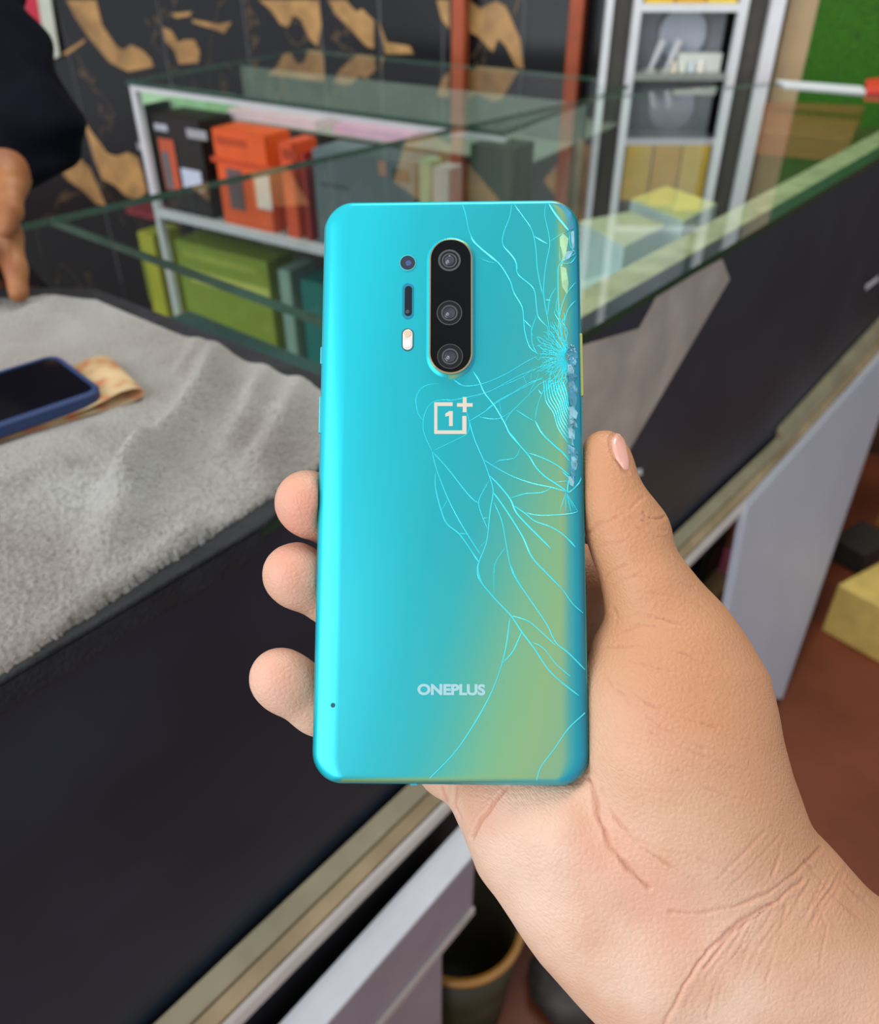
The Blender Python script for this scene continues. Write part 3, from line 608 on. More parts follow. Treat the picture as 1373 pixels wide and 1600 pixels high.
# ------------------------------------------------------------------ signed-distance modelling of skin
DSH = -27.2
def cammm(x, y, d):     # camera space, millimetres: x right, y up, z = -depth
    return np.array([(x - CX) / F * d, -(y - CY) / F * d, -d])
CAMR = np.column_stack([rt, upv, -fw])          # camera axes in world
def to_world(p): return CAM + (p / 1000.0) @ CAMR.T
def autofield(chains, vox, cut=None):
    P_ = []
    for nodes, k, sz in chains:
        for x, y, d, r in nodes: P_.append((*cammm(x, y, d), r * d / F + k * .5 + 3 * vox))
    P_ = np.array(P_); lo = (P_[:, :3] - P_[:, 3:]).min(0); hi = (P_[:, :3] + P_[:, 3:]).max(0)
    f = Field(lo, hi, vox)
    for nodes, k, sz in chains: f.chain(nodes, k, sz)
    return f
class Field:
    def __init__(s, lo, hi, vox):
        s.lo = np.array(lo, float); s.vox = vox; s.n = np.ceil((np.array(hi) - s.lo) / vox).astype(int) + 1
        s.f = np.full(s.n, 40.0, np.float32)
        s.ax = [s.lo[i] + vox * np.arange(s.n[i]) for i in range(3)]
    def block(s, lo, hi):
        sl = []
        for i in range(3):
            a = max(0, int((lo[i] - s.lo[i]) / s.vox)); b = min(s.n[i], int((hi[i] - s.lo[i]) / s.vox) + 2); sl.append(slice(a, max(a, b)))
        return tuple(sl), np.ix_(*[s.ax[i][sl[i]] for i in range(3)])
    def cone(s, a, ra, b, rb, k=4.0, sz=1.0):
        a = np.array(a, float); b = np.array(b, float); pad = max(ra, rb) + 3 * k + 3
        sl, (X, Y, Z) = s.block(np.minimum(a, b) - pad, np.maximum(a, b) + pad)
        d = b - a; S = np.array([1, 1, 1 / sz]); ds = d * S; L = max(ds @ ds, 1e-6)
        px, py, pz = X - a[0], Y - a[1], (Z - a[2]) / sz
        t = np.clip((px * ds[0] + py * ds[1] + pz * ds[2]) / L, 0, 1)
        r = ra + (rb - ra) * t
        dist = np.sqrt((px - t * ds[0]) ** 2 + (py - t * ds[1]) ** 2 + (pz - t * ds[2]) ** 2) - r
        if sz < 1: dist = dist * (sz + (1 - sz) * .35)
        f = s.f[sl]; h = np.clip(k - np.abs(f - dist), 0, None) / k
        s.f[sl] = np.minimum(f, dist) - h * h * k * .25
    def chain(s, nodes, k=4.0, sz=1.0):
        for (x, y, d, r), (x2, y2, d2, r2) in zip(nodes[:-1], nodes[1:]):
            s.cone(cammm(x, y, d), r * d / F, cammm(x2, y2, d2), r2 * d2 / F, k, sz)
    def mesh(s, smooth=3):
        f = s.f; ins = f < 0; n = s.n
        c = np.zeros(tuple(n - 1), np.int8)
        for i in (0, 1):
            for j in (0, 1):
                for k in (0, 1): c += ins[i:n[0] - 1 + i, j:n[1] - 1 + j, k:n[2] - 1 + k]
        act = (c > 0) & (c < 8); ci = np.argwhere(act); idx = -np.ones(act.shape, int); idx[act] = np.arange(len(ci))
        acc = np.zeros((len(ci), 3)); cnt_ = np.zeros(len(ci))
        for axis in range(3):
            for u in (0, 1):
                for v in (0, 1):
                    o0 = np.zeros(3, int); oth = [q for q in range(3) if q != axis]; o0[oth[0]] = u; o0[oth[1]] = v; o1 = o0.copy(); o1[axis] = 1
                    a = f[tuple((ci + o0).T)]; b = f[tuple((ci + o1).T)]; m = (a < 0) != (b < 0)
                    t = np.where(m, a / np.where(a == b, 1, a - b), 0)
                    p = ci + o0; p = p.astype(float); p[:, axis] += t
                    acc[m] += p[m]; cnt_[m] += 1
        V = acc / cnt_[:, None] * s.vox + s.lo
        Q = []
        for axis in range(3):
            o1, o2 = [(1, 2), (2, 0), (0, 1)][axis]
            sl0 = [slice(None)] * 3; sl1 = [slice(None)] * 3; sl0[axis] = slice(0, -1); sl1[axis] = slice(1, None)
            A = ins[tuple(sl0)]; B = ins[tuple(sl1)]; e = np.argwhere(A != B)
            e = e[(e[:, o1] > 0) & (e[:, o2] > 0) & (e[:, o1] < n[o1] - 1) & (e[:, o2] < n[o2] - 1)]
            u = np.zeros(3, int); u[o1] = 1; v = np.zeros(3, int); v[o2] = 1
            q = np.stack([idx[tuple((e - u - v).T)], idx[tuple((e - v).T)], idx[tuple(e.T)], idx[tuple((e - u).T)]], 1)
            fl = ~A[tuple(e.T)]; q[fl] = q[fl][:, ::-1]; Q.append(q)
        Q = np.concatenate(Q)
        E = np.concatenate([Q[:, [0, 1]], Q[:, [1, 2]], Q[:, [2, 3]], Q[:, [3, 0]]])
        for _ in range(smooth):
            S = np.zeros_like(V); N = np.zeros(len(V))
            for a, b in ((0, 1), (1, 0)):
                for q in range(3): S[:, q] += np.bincount(E[:, a], V[E[:, b], q], len(V))
                N += np.bincount(E[:, a], minlength=len(V))
            V = V * .5 + .5 * S / N[:, None]
        return V, Q

def skin(name, c1, c2, pink, scale=1.0):
    m = bpy.data.materials.new(name); m.use_nodes = True; nt = m.node_tree; b = nt.nodes['Principled BSDF']; L = nt.links.new
    tc = nt.nodes.new('ShaderNodeTexCoord')
    n = nt.nodes.new('ShaderNodeTexNoise'); n.inputs['Scale'].default_value = 45 * scale; n.inputs['Detail'].default_value = 4
    r = nt.nodes.new('ShaderNodeValToRGB'); r.color_ramp.elements[0].position = .35; r.color_ramp.elements[1].position = .66
    r.color_ramp.elements[0].color = (*hx(c1), 1); r.color_ramp.elements[1].color = (*hx(c2), 1)
    L(tc.outputs['Object'], n.inputs['Vector']); L(n.outputs['Fac'], r.inputs['Fac'])
    at = nt.nodes.new('ShaderNodeAttribute'); at.attribute_name = 'pink'
    mx = nt.nodes.new('ShaderNodeMix'); mx.data_type = 'RGBA'; mx.inputs['B'].default_value = (*hx(pink), 1)
    L(at.outputs['Fac'], mx.inputs['Factor']); L(r.outputs[0], mx.inputs['A']); 
    at2 = nt.nodes.new('ShaderNodeAttribute'); at2.attribute_name = 'tan'
    mx2 = nt.nodes.new('ShaderNodeMix'); mx2.data_type = 'RGBA'; mx2.inputs['B'].default_value = (*hx('bf8762'), 1)
    L(at2.outputs['Fac'], mx2.inputs['Factor']); L(mx.outputs['Result'], mx2.inputs['A']); at3 = nt.nodes.new('ShaderNodeAttribute'); at3.attribute_name = 'crease'; mx3 = nt.nodes.new('ShaderNodeMix'); mx3.data_type = 'RGBA'; mx3.inputs['B'].default_value = (*hx('b87860'), 1)
    L(at3.outputs['Fac'], mx3.inputs['Factor']); L(mx2.outputs['Result'], mx3.inputs['A']); L(mx3.outputs['Result'], b.inputs['Base Color'])
    b.inputs['Roughness'].default_value = .48; b.inputs['Specular IOR Level'].default_value = .35
    b.inputs['Subsurface Weight'].default_value = .12; b.inputs['Subsurface Radius'].default_value = (1, .35, .2); b.inputs['Subsurface Scale'].default_value = .004
    wv = nt.nodes.new('ShaderNodeTexWave'); wv.inputs['Scale'].default_value = 520; wv.inputs['Distortion'].default_value = 40; wv.inputs['Detail'].default_value = 2; wv.inputs['Detail Scale'].default_value = .12
    wv.bands_direction = 'DIAGONAL'
    vo = nt.nodes.new('ShaderNodeTexVoronoi'); vo.feature = 'DISTANCE_TO_EDGE'; vo.inputs['Scale'].default_value = 620
    n3 = nt.nodes.new('ShaderNodeTexNoise'); n3.inputs['Scale'].default_value = 160; n3.inputs['Detail'].default_value = 5
    for q in (wv, vo, n3): L(tc.outputs['Object'], q.inputs['Vector'])
    s1 = nt.nodes.new('ShaderNodeMath'); s1.operation = 'MULTIPLY_ADD'; s1.inputs[1].default_value = .10
    s2 = nt.nodes.new('ShaderNodeMath'); s2.operation = 'MULTIPLY_ADD'; s2.inputs[1].default_value = 1.0
    L(wv.outputs['Fac'], s1.inputs[0]); L(n3.outputs['Fac'], s1.inputs[2]); L(vo.outputs['Distance'], s2.inputs[0]); L(s1.outputs[0], s2.inputs[2])
    bp = nt.nodes.new('ShaderNodeBump'); bp.inputs['Strength'].default_value = .5; bp.inputs['Distance'].default_value = .0005
    L(s2.outputs[0], bp.inputs['Height']); L(bp.outputs[0], b.inputs['Normal'])
    return m

# ------------------------------------------------------------------ cracked phone pose (camera space, metres)
pq = (0.00310503, 0.00897397, -0.23323023); pa_, pb_, pc_ = -0.12921429, -0.02953724, -0.0038238
Rm = Matrix.Rotation(pa_, 3, 'X') @ Matrix.Rotation(pb_, 3, 'Y') @ Matrix.Rotation(pc_, 3, 'Z')
Rcam = Matrix([[CAMR[i][j] for j in range(3)] for i in range(3)])
PR = Rcam @ Rm; PO = Vector(CAM) + Rcam @ Vector(pq); ZB = 0.003      # local z of the flat back glass
def px2loc(x, y, z=ZB):
    r = Vector(ray(x, y)); o = PR.transposed() @ (Vector(CAM) - PO); d = PR.transposed() @ r
    t = (z - o.z) / d.z; p = o + d * t; return (p.x, p.y)
PW, PH, PT = .0744, .1653, .0085
def back_z(x, y):       # height of the back glass above the mid frame
    ex = max(0.0, abs(x) - (PW / 2 - .0072)) / .0072; ey = max(0.0, abs(y) - (PH / 2 - .0022)) / .0022
    t = min(1.0, math.hypot(ex, ey)); return ZB - .0034 * (1 - math.sqrt(max(0.0, 1 - t * t * .96)))

# ------------------------------------------------------------------ the gripping hand
def build_hand():
    L_ = []
    def ch(nodes, k=4.0, sz=1.0): L_.append(([(x, y, d + DSH, r) for x, y, d, r in nodes], k, sz))
    # fingers, knuckle to tip (three wrap the left edge, the little one is curled behind)
    ch([(900, 920, 289, 54), (760, 870, 293, 52), (600, 845, 288, 52), (528, 806, 275, 50), (484, 789, 268, 48), (479, 784, 267, 48)], 3)
    ch([(850, 1000, 291, 54), (710, 985, 295, 52), (590, 965, 285, 50), (525, 930, 273, 48), (466, 902, 267, 47), (457, 896, 266, 46)], 3)
    ch([(800, 1090, 290, 52), (660, 1130, 291, 50), (570, 1130, 279, 49), (500, 1098, 268, 48), (446, 1066, 263, 46), (435, 1058, 262, 45)], 3)
    ch([(765, 1190, 284, 46), (700, 1200, 280, 40), (655, 1165, 275, 38), (630, 1130, 274, 36)], 3)
    ch([(700, 1205, 277, 34), (760, 1240, 270, 46), (800, 1262, 266, 52)], 5)
    # palm behind the phone
    ch([(890, 930, 290, 62), (830, 1060, 288, 66), (800, 1180, 280, 62), (830, 1290, 271, 66)], 14)
    ch([(900, 960, 288, 66), (990, 1150, 281, 80), (1040, 1300, 268, 110)], 14)
    # palm centre and little-finger side
    ch([(815, 1265, 268, 50), (838, 1318, 266, 82), (930, 1400, 262, 116), (1030, 1480, 261, 136), (1140, 1520, 262, 150)], 10, .8)
    ch([(860, 1245, 266, 70), (960, 1300, 263, 84), (1000, 1340, 263, 100)], 12, .9)
    ch([(800, 1262, 265, 50), (880, 1285, 261, 66), (930, 1330, 261, 80)], 12)
    # thumb
    ch([(943, 704, 265, 30), (946, 716, 264.5, 34.5), (951, 750, 263, 40), (958, 790, 262, 47), (974, 832, 261.5, 53), (990, 868, 261, 56), (1012, 920, 260, 64), (1046, 992, 260, 82)], 4)
    ch([(985, 812, 262, 42), (1000, 826, 262, 42)], 5)
    ch([(1042, 985, 260, 72), (1058, 1080, 257, 128), (1062, 1180, 255, 144), (1085, 1290, 256, 148), (1150, 1400, 259, 156)], 8, .66)
    ch([(1095, 1000, 272, 50), (1133, 1100, 272, 60), (1158, 1230, 268, 68)], 8)
    ch([(968, 1020, 262, 40), (972, 1090, 258, 50), (978, 1180, 258, 52)], 6)
    # web between thumb and fingers
    ch([(1030, 970, 276, 50), (920, 980, 290, 56)], 12)
    # wrist and forearm
    ch([(1110, 1440, 262, 176), (1180, 1490, 263, 180), (1330, 1620, 264, 194), (1560, 1840, 266, 225), (1700, 1980, 268, 235)], 8, .7)
    fld = autofield(L_, 1.0)
    # carve the phone out of the hand so that skin only touches it
    lo = np.array([-75, -205, -330.]); 
    X, Y, Z = np.meshgrid(*fld.ax, indexing='ij')
    q = np.array(pq) * 1000; Rn = np.array(Rm)
    lx_ = (X - q[0]) * Rn[0, 0] + (Y - q[1]) * Rn[1, 0] + (Z - q[2]) * Rn[2, 0]
    ly_ = (X - q[0]) * Rn[0, 1] + (Y - q[1]) * Rn[1, 1] + (Z - q[2]) * Rn[2, 1]
    lz_ = (X - q[0]) * Rn[0, 2] + (Y - q[1]) * Rn[1, 2] + (Z - q[2]) * Rn[2, 2]
    r = 4.0; dx = np.abs(lx_) - (37.2 - r + .1); dy = np.abs(ly_) - (82.65 - r + .1); dz = np.abs(lz_ + 1.25) - (4.25 - r + .1)
    pd = np.sqrt(np.maximum(dx, 0) ** 2 + np.maximum(dy, 0) ** 2 + np.maximum(dz, 0) ** 2) + np.minimum(np.maximum(dx, np.maximum(dy, dz)), 0) - r
    k = 1.5; a = fld.f; b = -pd.astype(np.float32); h = np.clip(k - np.abs(a - b), 0, None) / k
    fld.f = np.maximum(a, b) + h * h * k * .25
    V, Q = fld.mesh(3)
    return V, Q
V, Q = build_hand()
# drop loose bits: keep it simple, one surface
Wv = to_world(V)
me = bpy.data.meshes.new('person'); me.from_pydata(Wv.tolist(), [], Q.tolist()); me.update()
tmp = bpy.data.objects.new('tmp', me); C.objects.link(tmp); md = tmp.modifiers.new('s', 'SUBSURF'); md.levels = 1; md.render_levels = 1
dg = bpy.context.evaluated_depsgraph_get(); me2 = bpy.data.meshes.new_from_object(tmp.evaluated_get(dg)); bpy.data.objects.remove(tmp)
nv = len(me2.vertices); co = np.empty(nv * 3); me2.vertices.foreach_get('co', co); co = co.reshape(-1, 3)
no = np.empty(nv * 3); me2.vertex_normals.foreach_get('vector', no); no = no.reshape(-1, 3)
rel = co - CAM; dep = rel @ fw; PX = CX + F * (rel @ rt) / dep; PY = CY - F * (rel @ upv) / dep
facing = -(no * rel).sum(1) / np.linalg.norm(rel, axis=1)
fm = np.clip((facing - .0) / .25, 0, 1)
# crease lines: (points in the photograph, depth mm, half width px)
def cs6(l): return [(640 + x / 1.873, 1000 + y / 1.873) for x, y in l]      # lower-right close view
def cs5(l): return [(880 + x / 3.814, 640 + y / 3.814) for x, y in l]       # thumb close view
CR = [(cs6([(522, 405), (545, 470), (560, 540), (590, 610), (640, 670), (700, 725)]), .75, 5), (cs6([(560, 440), (600, 520), (680, 610), (760, 660), (830, 700)]), .25, 3.5),
      (cs6([(285, 430), (240, 490), (205, 535), (185, 580)]), .7, 4), (cs6([(135, 430), (130, 480), (150, 520)]), .4, 4), (cs6([(95, 430), (105, 470)]), .5, 4),
      (cs6([(385, 430), (360, 520)]), .15, 3), (cs6([(760, 795), (850, 800), (950, 780), (1050, 740), (1130, 680), (1200, 610)]), .4, 4),
      (cs6([(745, 1124), (800, 1010), (870, 910), (960, 830), (1060, 770)]), .55, 5), (cs6([(860, 960), (940, 860), (1040, 790), (1150, 700)]), .3, 3.5),
      (cs6([(990, 820), (940, 900), (890, 1010), (870, 1110)]), .2, 3), (cs6([(1100, 780), (1080, 880), (1040, 1000)]), .18, 3), (cs6([(1180, 740), (1220, 840), (1200, 960), (1120, 1060)]), .15, 3),
      (cs6([(1060, 690), (1100, 560)]), .2, 3), (cs6([(1230, 650), (1290, 730), (1373, 800)]), .2, 4), (cs6([(1150, 640), (1230, 740), (1330, 830)]), .18, 3),
      (cs6([(600, 120), (700, 190), (800, 230), (900, 260)]), .2, 3), (cs6([(640, 60), (760, 90), (860, 110)]), .18, 3), (cs6([(560, 20), (680, 15), (800, 40), (900, 90)]), .2, 3),
      (cs6([(560, 100), (640, 180), (740, 260), (860, 320)]), .15, 3), (cs6([(700, 270), (830, 330), (960, 380)]), .15, 3), (cs6([(780, 380), (880, 440), (980, 470)]), .15, 3),
      (cs6([(900, 700), (960, 640), (1040, 560)]), .12, 3), (cs6([(940, 720), (1010, 650), (1090, 560)]), .12, 3), (cs6([(1000, 740), (1070, 650), (1130, 590)]), .12, 3),
      (cs5([(150, 730), (190, 690), (260, 670), (330, 640)]), .35, 3.5), (cs5([(170, 790), (220, 740), (300, 710)]), .12, 2.5),
      (cs5([(400, 590), (440, 550), (480, 520)]), .35, 3), (cs5([(480, 610), (490, 640), (560, 650), (600, 640)]), .45, 3), (cs5([(470, 660), (520, 700), (610, 720)]), .3, 3),
      (cs5([(440, 700), (520, 750), (630, 770)]), .22, 3), (cs5([(400, 640), (440, 700), (470, 740)]), .15, 3), (cs5([(250, 1000), (290, 960), (380, 920)]), .25, 3),
      (cs5([(290, 1060), (340, 1020), (440, 990)]), .18, 3), (cs5([(300, 1190), (320, 1230), (310, 1290)]), .3, 4), (cs5([(320, 1240), (450, 1220), (600, 1250), (720, 1290)]), .25, 3.5),
      (cs5([(340, 1320), (470, 1280), (560, 1290)]), .2, 3), (cs5([(190, 820), (300, 800), (380, 780)]), .14, 3), (cs5([(400, 820), (520, 850), (640, 880)]), .12, 3),
      (cs5([(420, 900), (560, 930), (700, 960)]), .12, 3), (cs5([(430, 990), (600, 1010), (780, 1060)]), .12, 3), (cs5([(440, 1080), (620, 1110), (840, 1180)]), .12, 3)]
for i in range(40):      # fine wrist lines fanning across the heel of the hand
    x0 = 850 + i * 14 + random.uniform(-8, 8); y0 = 1000 - i * 9 + random.uniform(-25, 25)
    CR.append((cs6([(x0 - 40, y0 + 90), (x0 - 5, y0 + 10), (x0 + 50, y0 - 60), (x0 + 90, y0 - 140)]), random.uniform(.06, .14), 2.6))
for i in range(34):      # fine lines across the ball of the thumb
    x0 = 580 + random.uniform(0, 60); y0 = 20 + i * 17 + random.uniform(-8, 8)
    CR.append((cs6([(x0, y0), (x0 + 110, y0 + 40), (x0 + 230, y0 + 70), (x0 + 330, y0 + 110)]), random.uniform(.03, .08), 2.4))
nailpoly = cs5([(283, 200), (300, 152), (335, 132), (362, 160), (382, 240), (398, 330), (392, 372), (352, 352), (310, 290)])
nail_line = cs5([(300, 145), (278, 190), (285, 250), (310, 300), (350, 355), (392, 380)])
CR.append((nail_line, .45, 3))
def wob(pts):
    out = []
    for (x0, y0), (x1, y1) in zip(pts[:-1], pts[1:]):
        n = max(2, int(math.dist((x0, y0), (x1, y1)) / 9)); nx, ny = y1 - y0, x0 - x1; L = math.hypot(nx, ny) or 1
        for k in range(n):
            t = k / n; a_ = random.uniform(-1.4, 1.4) if k else 0; out.append((x0 + (x1 - x0) * t + nx / L * a_, y0 + (y1 - y0) * t + ny / L * a_))
    return out + [pts[-1]]
disp = np.zeros(nv); crs = np.zeros(nv)
for pts, dp, wd in CR:
    xs = [p[0] for p in pts]; ys = [p[1] for p in pts]
    pts = wob(pts); m = (PX > min(xs) - 15) & (PX < max(xs) + 15) & (PY > min(ys) - 15) & (PY < max(ys) + 15) & (facing > 0) & (dep < .27)
    if not m.any(): continue
    d = segd(PX[m], PY[m], pts); wd = wd * .62 * (1 + .4 * np.sin(PX[m] * .11 + PY[m] * .07)); dp = dp * (.95 if dp > .3 else 1.25) * np.clip(.9 + (.2 if dp > .3 else .6) * np.sin(PX[m] * .045 + PY[m] * .06 + len(pts) * dp * 40), .15, 1.3); disp[m] -= dp * (np.exp(-(d / wd) ** 2) - .25 * np.exp(-((d - 2.2 * wd) / wd) ** 2)); crs[m] += np.minimum(.6, dp * 1.1) * np.exp(-(d / (wd * .8)) ** 2)
co2 = co + no * (disp * fm / 1000)[:, None]
def blob(x, y, r): return np.exp(-((PX - x) ** 2 + (PY - y) ** 2) / (r * r))
pk = .85 * blob(470, 790, 55) + .6 * blob(448, 885, 50) + .4 * blob(420, 1050, 60) + .8 * blob(935, 760, 70) + .5 * blob(930, 830, 50) + .35 * blob(1010, 1150, 70) + .35 * blob(935, 1320, 60) + .3 * blob(1060, 1450, 60) + .25 * blob(760, 1270, 40) + .8 * blob(930, 920, 40) + .3 * blob(1000, 1390, 60)
dcm = me2.attributes.new('pink', 'FLOAT', 'POINT'); dcm.data.foreach_set('value', np.clip(pk, 0, .85))
tn = np.clip((facing < .55) * 0 + .95 / (1 + np.exp(-((PX - 1215) * .72 + (PY - 1330) * -.72 + 60) / 60)) + .75 * blob(1090, 930, 90) + .5 * blob(1010, 810, 34) + .65 * blob(1180, 1060, 70), 0, .95)
dcm = me2.attributes.new('tan', 'FLOAT', 'POINT'); dcm.data.foreach_set('value', tn)
dcm = me2.attributes.new('crease', 'FLOAT', 'POINT'); dcm.data.foreach_set('value', np.clip(crs, 0, .75))
me2.vertices.foreach_set('co', co2.ravel()); me2.update(); me2.polygons.foreach_set('use_smooth', [True] * len(me2.polygons)); me2.name = 'person'
SK = skin('palm_skin', 'cda288', 'dab8a2', 'd88f7c'); me2.materials.append(SK)
hand = bpy.data.objects.new('person', me2); C.objects.link(hand)
tag(hand, 'bare right forearm and hand, palm up, gripping the cracked turquoise phone', 'person')
# thumbnail: the part of the thumb's surface inside the nail outline, lifted a little
def inpoly(x, y, poly):
    c = np.zeros(x.shape, bool); n = len(poly)
    for i in range(n):
        x1, y1 = poly[i]; x2, y2 = poly[(i + 1) % n]
        if y1 == y2: continue
        c ^= ((y1 > y) != (y2 > y)) & (x < (x2 - x1) * (y - y1) / (y2 - y1) + x1)
    return c
from mathutils.bvhtree import BVHTree
bv = BVHTree.FromObject(hand, bpy.context.evaluated_depsgraph_get()) if False else BVHTree.FromPolygons([tuple(c) for c in co2], [tuple(p.vertices) for p in me2.polygons])
nc = cs5([(288, 205), (300, 160), (330, 138), (352, 150), (368, 200), (384, 270), (392, 330), (384, 358), (350, 345), (312, 290)])
def closed_cr(pts, k=6):
    n = len(pts); out = []
    for i in range(n):
        p0, p1, p2, p3 = pts[i - 1], pts[i], pts[(i + 1) % n], pts[(i + 2) % n]
        for j in range(k):
            t = j / k; out.append(tuple(.5 * (2 * p1[q] + (p2[q] - p0[q]) * t + (2 * p0[q] - 5 * p1[q] + 4 * p2[q] - p3[q]) * t * t + (3 * p1[q] - p0[q] - 3 * p2[q] + p3[q]) * t ** 3) for q in (0, 1)))
    return out
oc = closed_cr(nc); cxn = sum(p[0] for p in oc) / len(oc); cyn = sum(p[1] for p in oc) / len(oc); nr = []
for k in (1, .92, .8, .6, .4, .2, .05):
    r_ = []
    for x, y in oc:
        X_, Y_ = cxn + (x - cxn) * k, cyn + (y - cyn) * k
        hit = bv.ray_cast(Vector(CAM), Vector(ray(X_, Y_)).normalized())
        while hit[0] is None or hit[3] > .26: X_ -= .6; hit = bv.ray_cast(Vector(CAM), Vector(ray(X_, Y_)).normalized())
        r_.append(hit[0] + hit[1] * (.00005 + .00045 * min(1, (1 - k) * 6)))
    nr.append(r_)
nl = rings(nr, cap0=False).build('fingernail', mat('nail', 'd99f8e', .28, coat=.4, noise_amt=.05), hand, smooth=True, fix=False)
nl['label'] = 'short pinkish thumbnail'

# ------------------------------------------------------------------ the cracked phone
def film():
    m = bpy.data.materials.new('turquoise_film_painted_reflection'); m.use_nodes = True; nt = m.node_tree; b = nt.nodes['Principled BSDF']; L = nt.links.new
    # view-angle ramp across a diagonal; yellow-green reflection is painted into the film colour
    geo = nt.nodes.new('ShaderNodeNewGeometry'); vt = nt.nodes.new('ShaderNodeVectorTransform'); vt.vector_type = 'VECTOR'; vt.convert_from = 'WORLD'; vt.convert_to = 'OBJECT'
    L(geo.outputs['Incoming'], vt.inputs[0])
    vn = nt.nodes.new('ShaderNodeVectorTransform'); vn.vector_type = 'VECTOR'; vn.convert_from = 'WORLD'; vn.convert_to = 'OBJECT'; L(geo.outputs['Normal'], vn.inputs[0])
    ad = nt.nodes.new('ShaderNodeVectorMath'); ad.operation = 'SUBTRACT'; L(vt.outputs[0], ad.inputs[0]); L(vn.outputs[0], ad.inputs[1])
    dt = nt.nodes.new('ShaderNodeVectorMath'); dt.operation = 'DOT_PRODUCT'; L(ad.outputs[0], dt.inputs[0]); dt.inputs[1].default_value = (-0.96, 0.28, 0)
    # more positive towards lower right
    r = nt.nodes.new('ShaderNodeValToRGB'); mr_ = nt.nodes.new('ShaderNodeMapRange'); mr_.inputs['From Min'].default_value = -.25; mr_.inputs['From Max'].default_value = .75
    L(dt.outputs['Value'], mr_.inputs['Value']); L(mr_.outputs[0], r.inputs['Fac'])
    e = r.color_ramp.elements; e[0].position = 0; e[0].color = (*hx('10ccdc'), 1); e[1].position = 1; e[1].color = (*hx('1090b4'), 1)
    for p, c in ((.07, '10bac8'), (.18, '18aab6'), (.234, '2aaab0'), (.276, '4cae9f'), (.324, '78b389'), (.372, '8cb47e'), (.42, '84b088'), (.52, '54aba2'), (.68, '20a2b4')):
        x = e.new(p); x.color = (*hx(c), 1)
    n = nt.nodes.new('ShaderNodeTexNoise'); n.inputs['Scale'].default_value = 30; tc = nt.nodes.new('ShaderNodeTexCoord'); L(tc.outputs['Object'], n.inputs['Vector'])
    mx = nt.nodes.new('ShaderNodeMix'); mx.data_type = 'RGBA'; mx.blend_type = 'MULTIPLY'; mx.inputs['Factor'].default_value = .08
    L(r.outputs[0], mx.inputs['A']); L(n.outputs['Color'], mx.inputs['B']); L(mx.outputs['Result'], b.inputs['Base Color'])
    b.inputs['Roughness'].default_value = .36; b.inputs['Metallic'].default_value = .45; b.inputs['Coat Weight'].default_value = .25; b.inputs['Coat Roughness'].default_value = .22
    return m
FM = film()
phone = bpy.data.objects.new('smartphone', None); C.objects.link(phone); phone.empty_display_size = .03
phone.matrix_world = Matrix.Translation(PO) @ PR.to_4x4()
tag(phone, 'turquoise smartphone with shattered back and black pill camera, held in the hand', 'smartphone')
def prect(ix, iy, z, n=14):
    rx, ry = max(.0012, .0082 - ix * .85), max(.0012, .0082 - iy * .95); hx_, hy_ = PW / 2 - ix, PH / 2 - iy; pts = []
    for sx, sy, a0 in ((1, 1, 0), (-1, 1, 90), (-1, -1, 180), (1, -1, 270)):
        for k in range(n + 1):
            a = math.radians(a0 + 90 * k / n); ca, sa = math.cos(a), math.sin(a); pts.append((sx * (hx_ - rx) + rx * ca, sy * (hy_ - ry) + ry * sa, z))
    return pts
rs = []
for k in range(13):
    th = (math.pi / 2) * k / 12; rs.append(prect(.0004 + .0072 * (1 - math.cos(th)), .0004 + .0022 * (1 - math.cos(th)), ZB - .0032 + .0032 * math.sin(th)))
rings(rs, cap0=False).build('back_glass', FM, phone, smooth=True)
rs = [prect(.0004, .0004, ZB - .0031), prect(.0, .0, ZB - .0036), prect(0, 0, ZB - .0050), prect(.0004, .0004, ZB - .0056)]
rings(rs, cap0=True, cap1=True).build('frame', mat('turquoise_metal_frame', '2fc0cc', .25, metal=.7, noise_amt=.04), phone, smooth=False)
rs = [prect(.0004 + .005 * (1 - math.cos(t)), .0004 + .002 * (1 - math.cos(t)), ZB - .0057 - .0028 * math.sin(t)) for t in np.linspace(0, math.pi / 2, 9)]
rings(rs, cap0=False).build('screen', mat('screen_glass', '0a0b0d', .06, noise_amt=.1), phone, smooth=True)
def seg(name, x, y0, y1, col, side):
    (ux, uy0) = px2loc(x, y0, 0); (_, uy1) = px2loc(x, y1, 0); xx = side * PW / 2
    o = MB().obox((xx - side * .0002, (uy0 + uy1) / 2, -.0013), (.0006, 0, 0), (0, abs(uy0 - uy1) / 2, 0), (0, 0, .0011)).build(name, mat(name + '_metal', col, .3, metal=.7, noise_amt=.04), phone, bevel=.0003)
    return o
seg('power_button', 908, 520, 618, 'c8c86a', 1)['label'] = 'gold-green side button'
seg('volume_button', 500, 541, 568, '4cc0cc', -1); seg('volume_button', 498, 618, 676, '4cc0cc', -1)
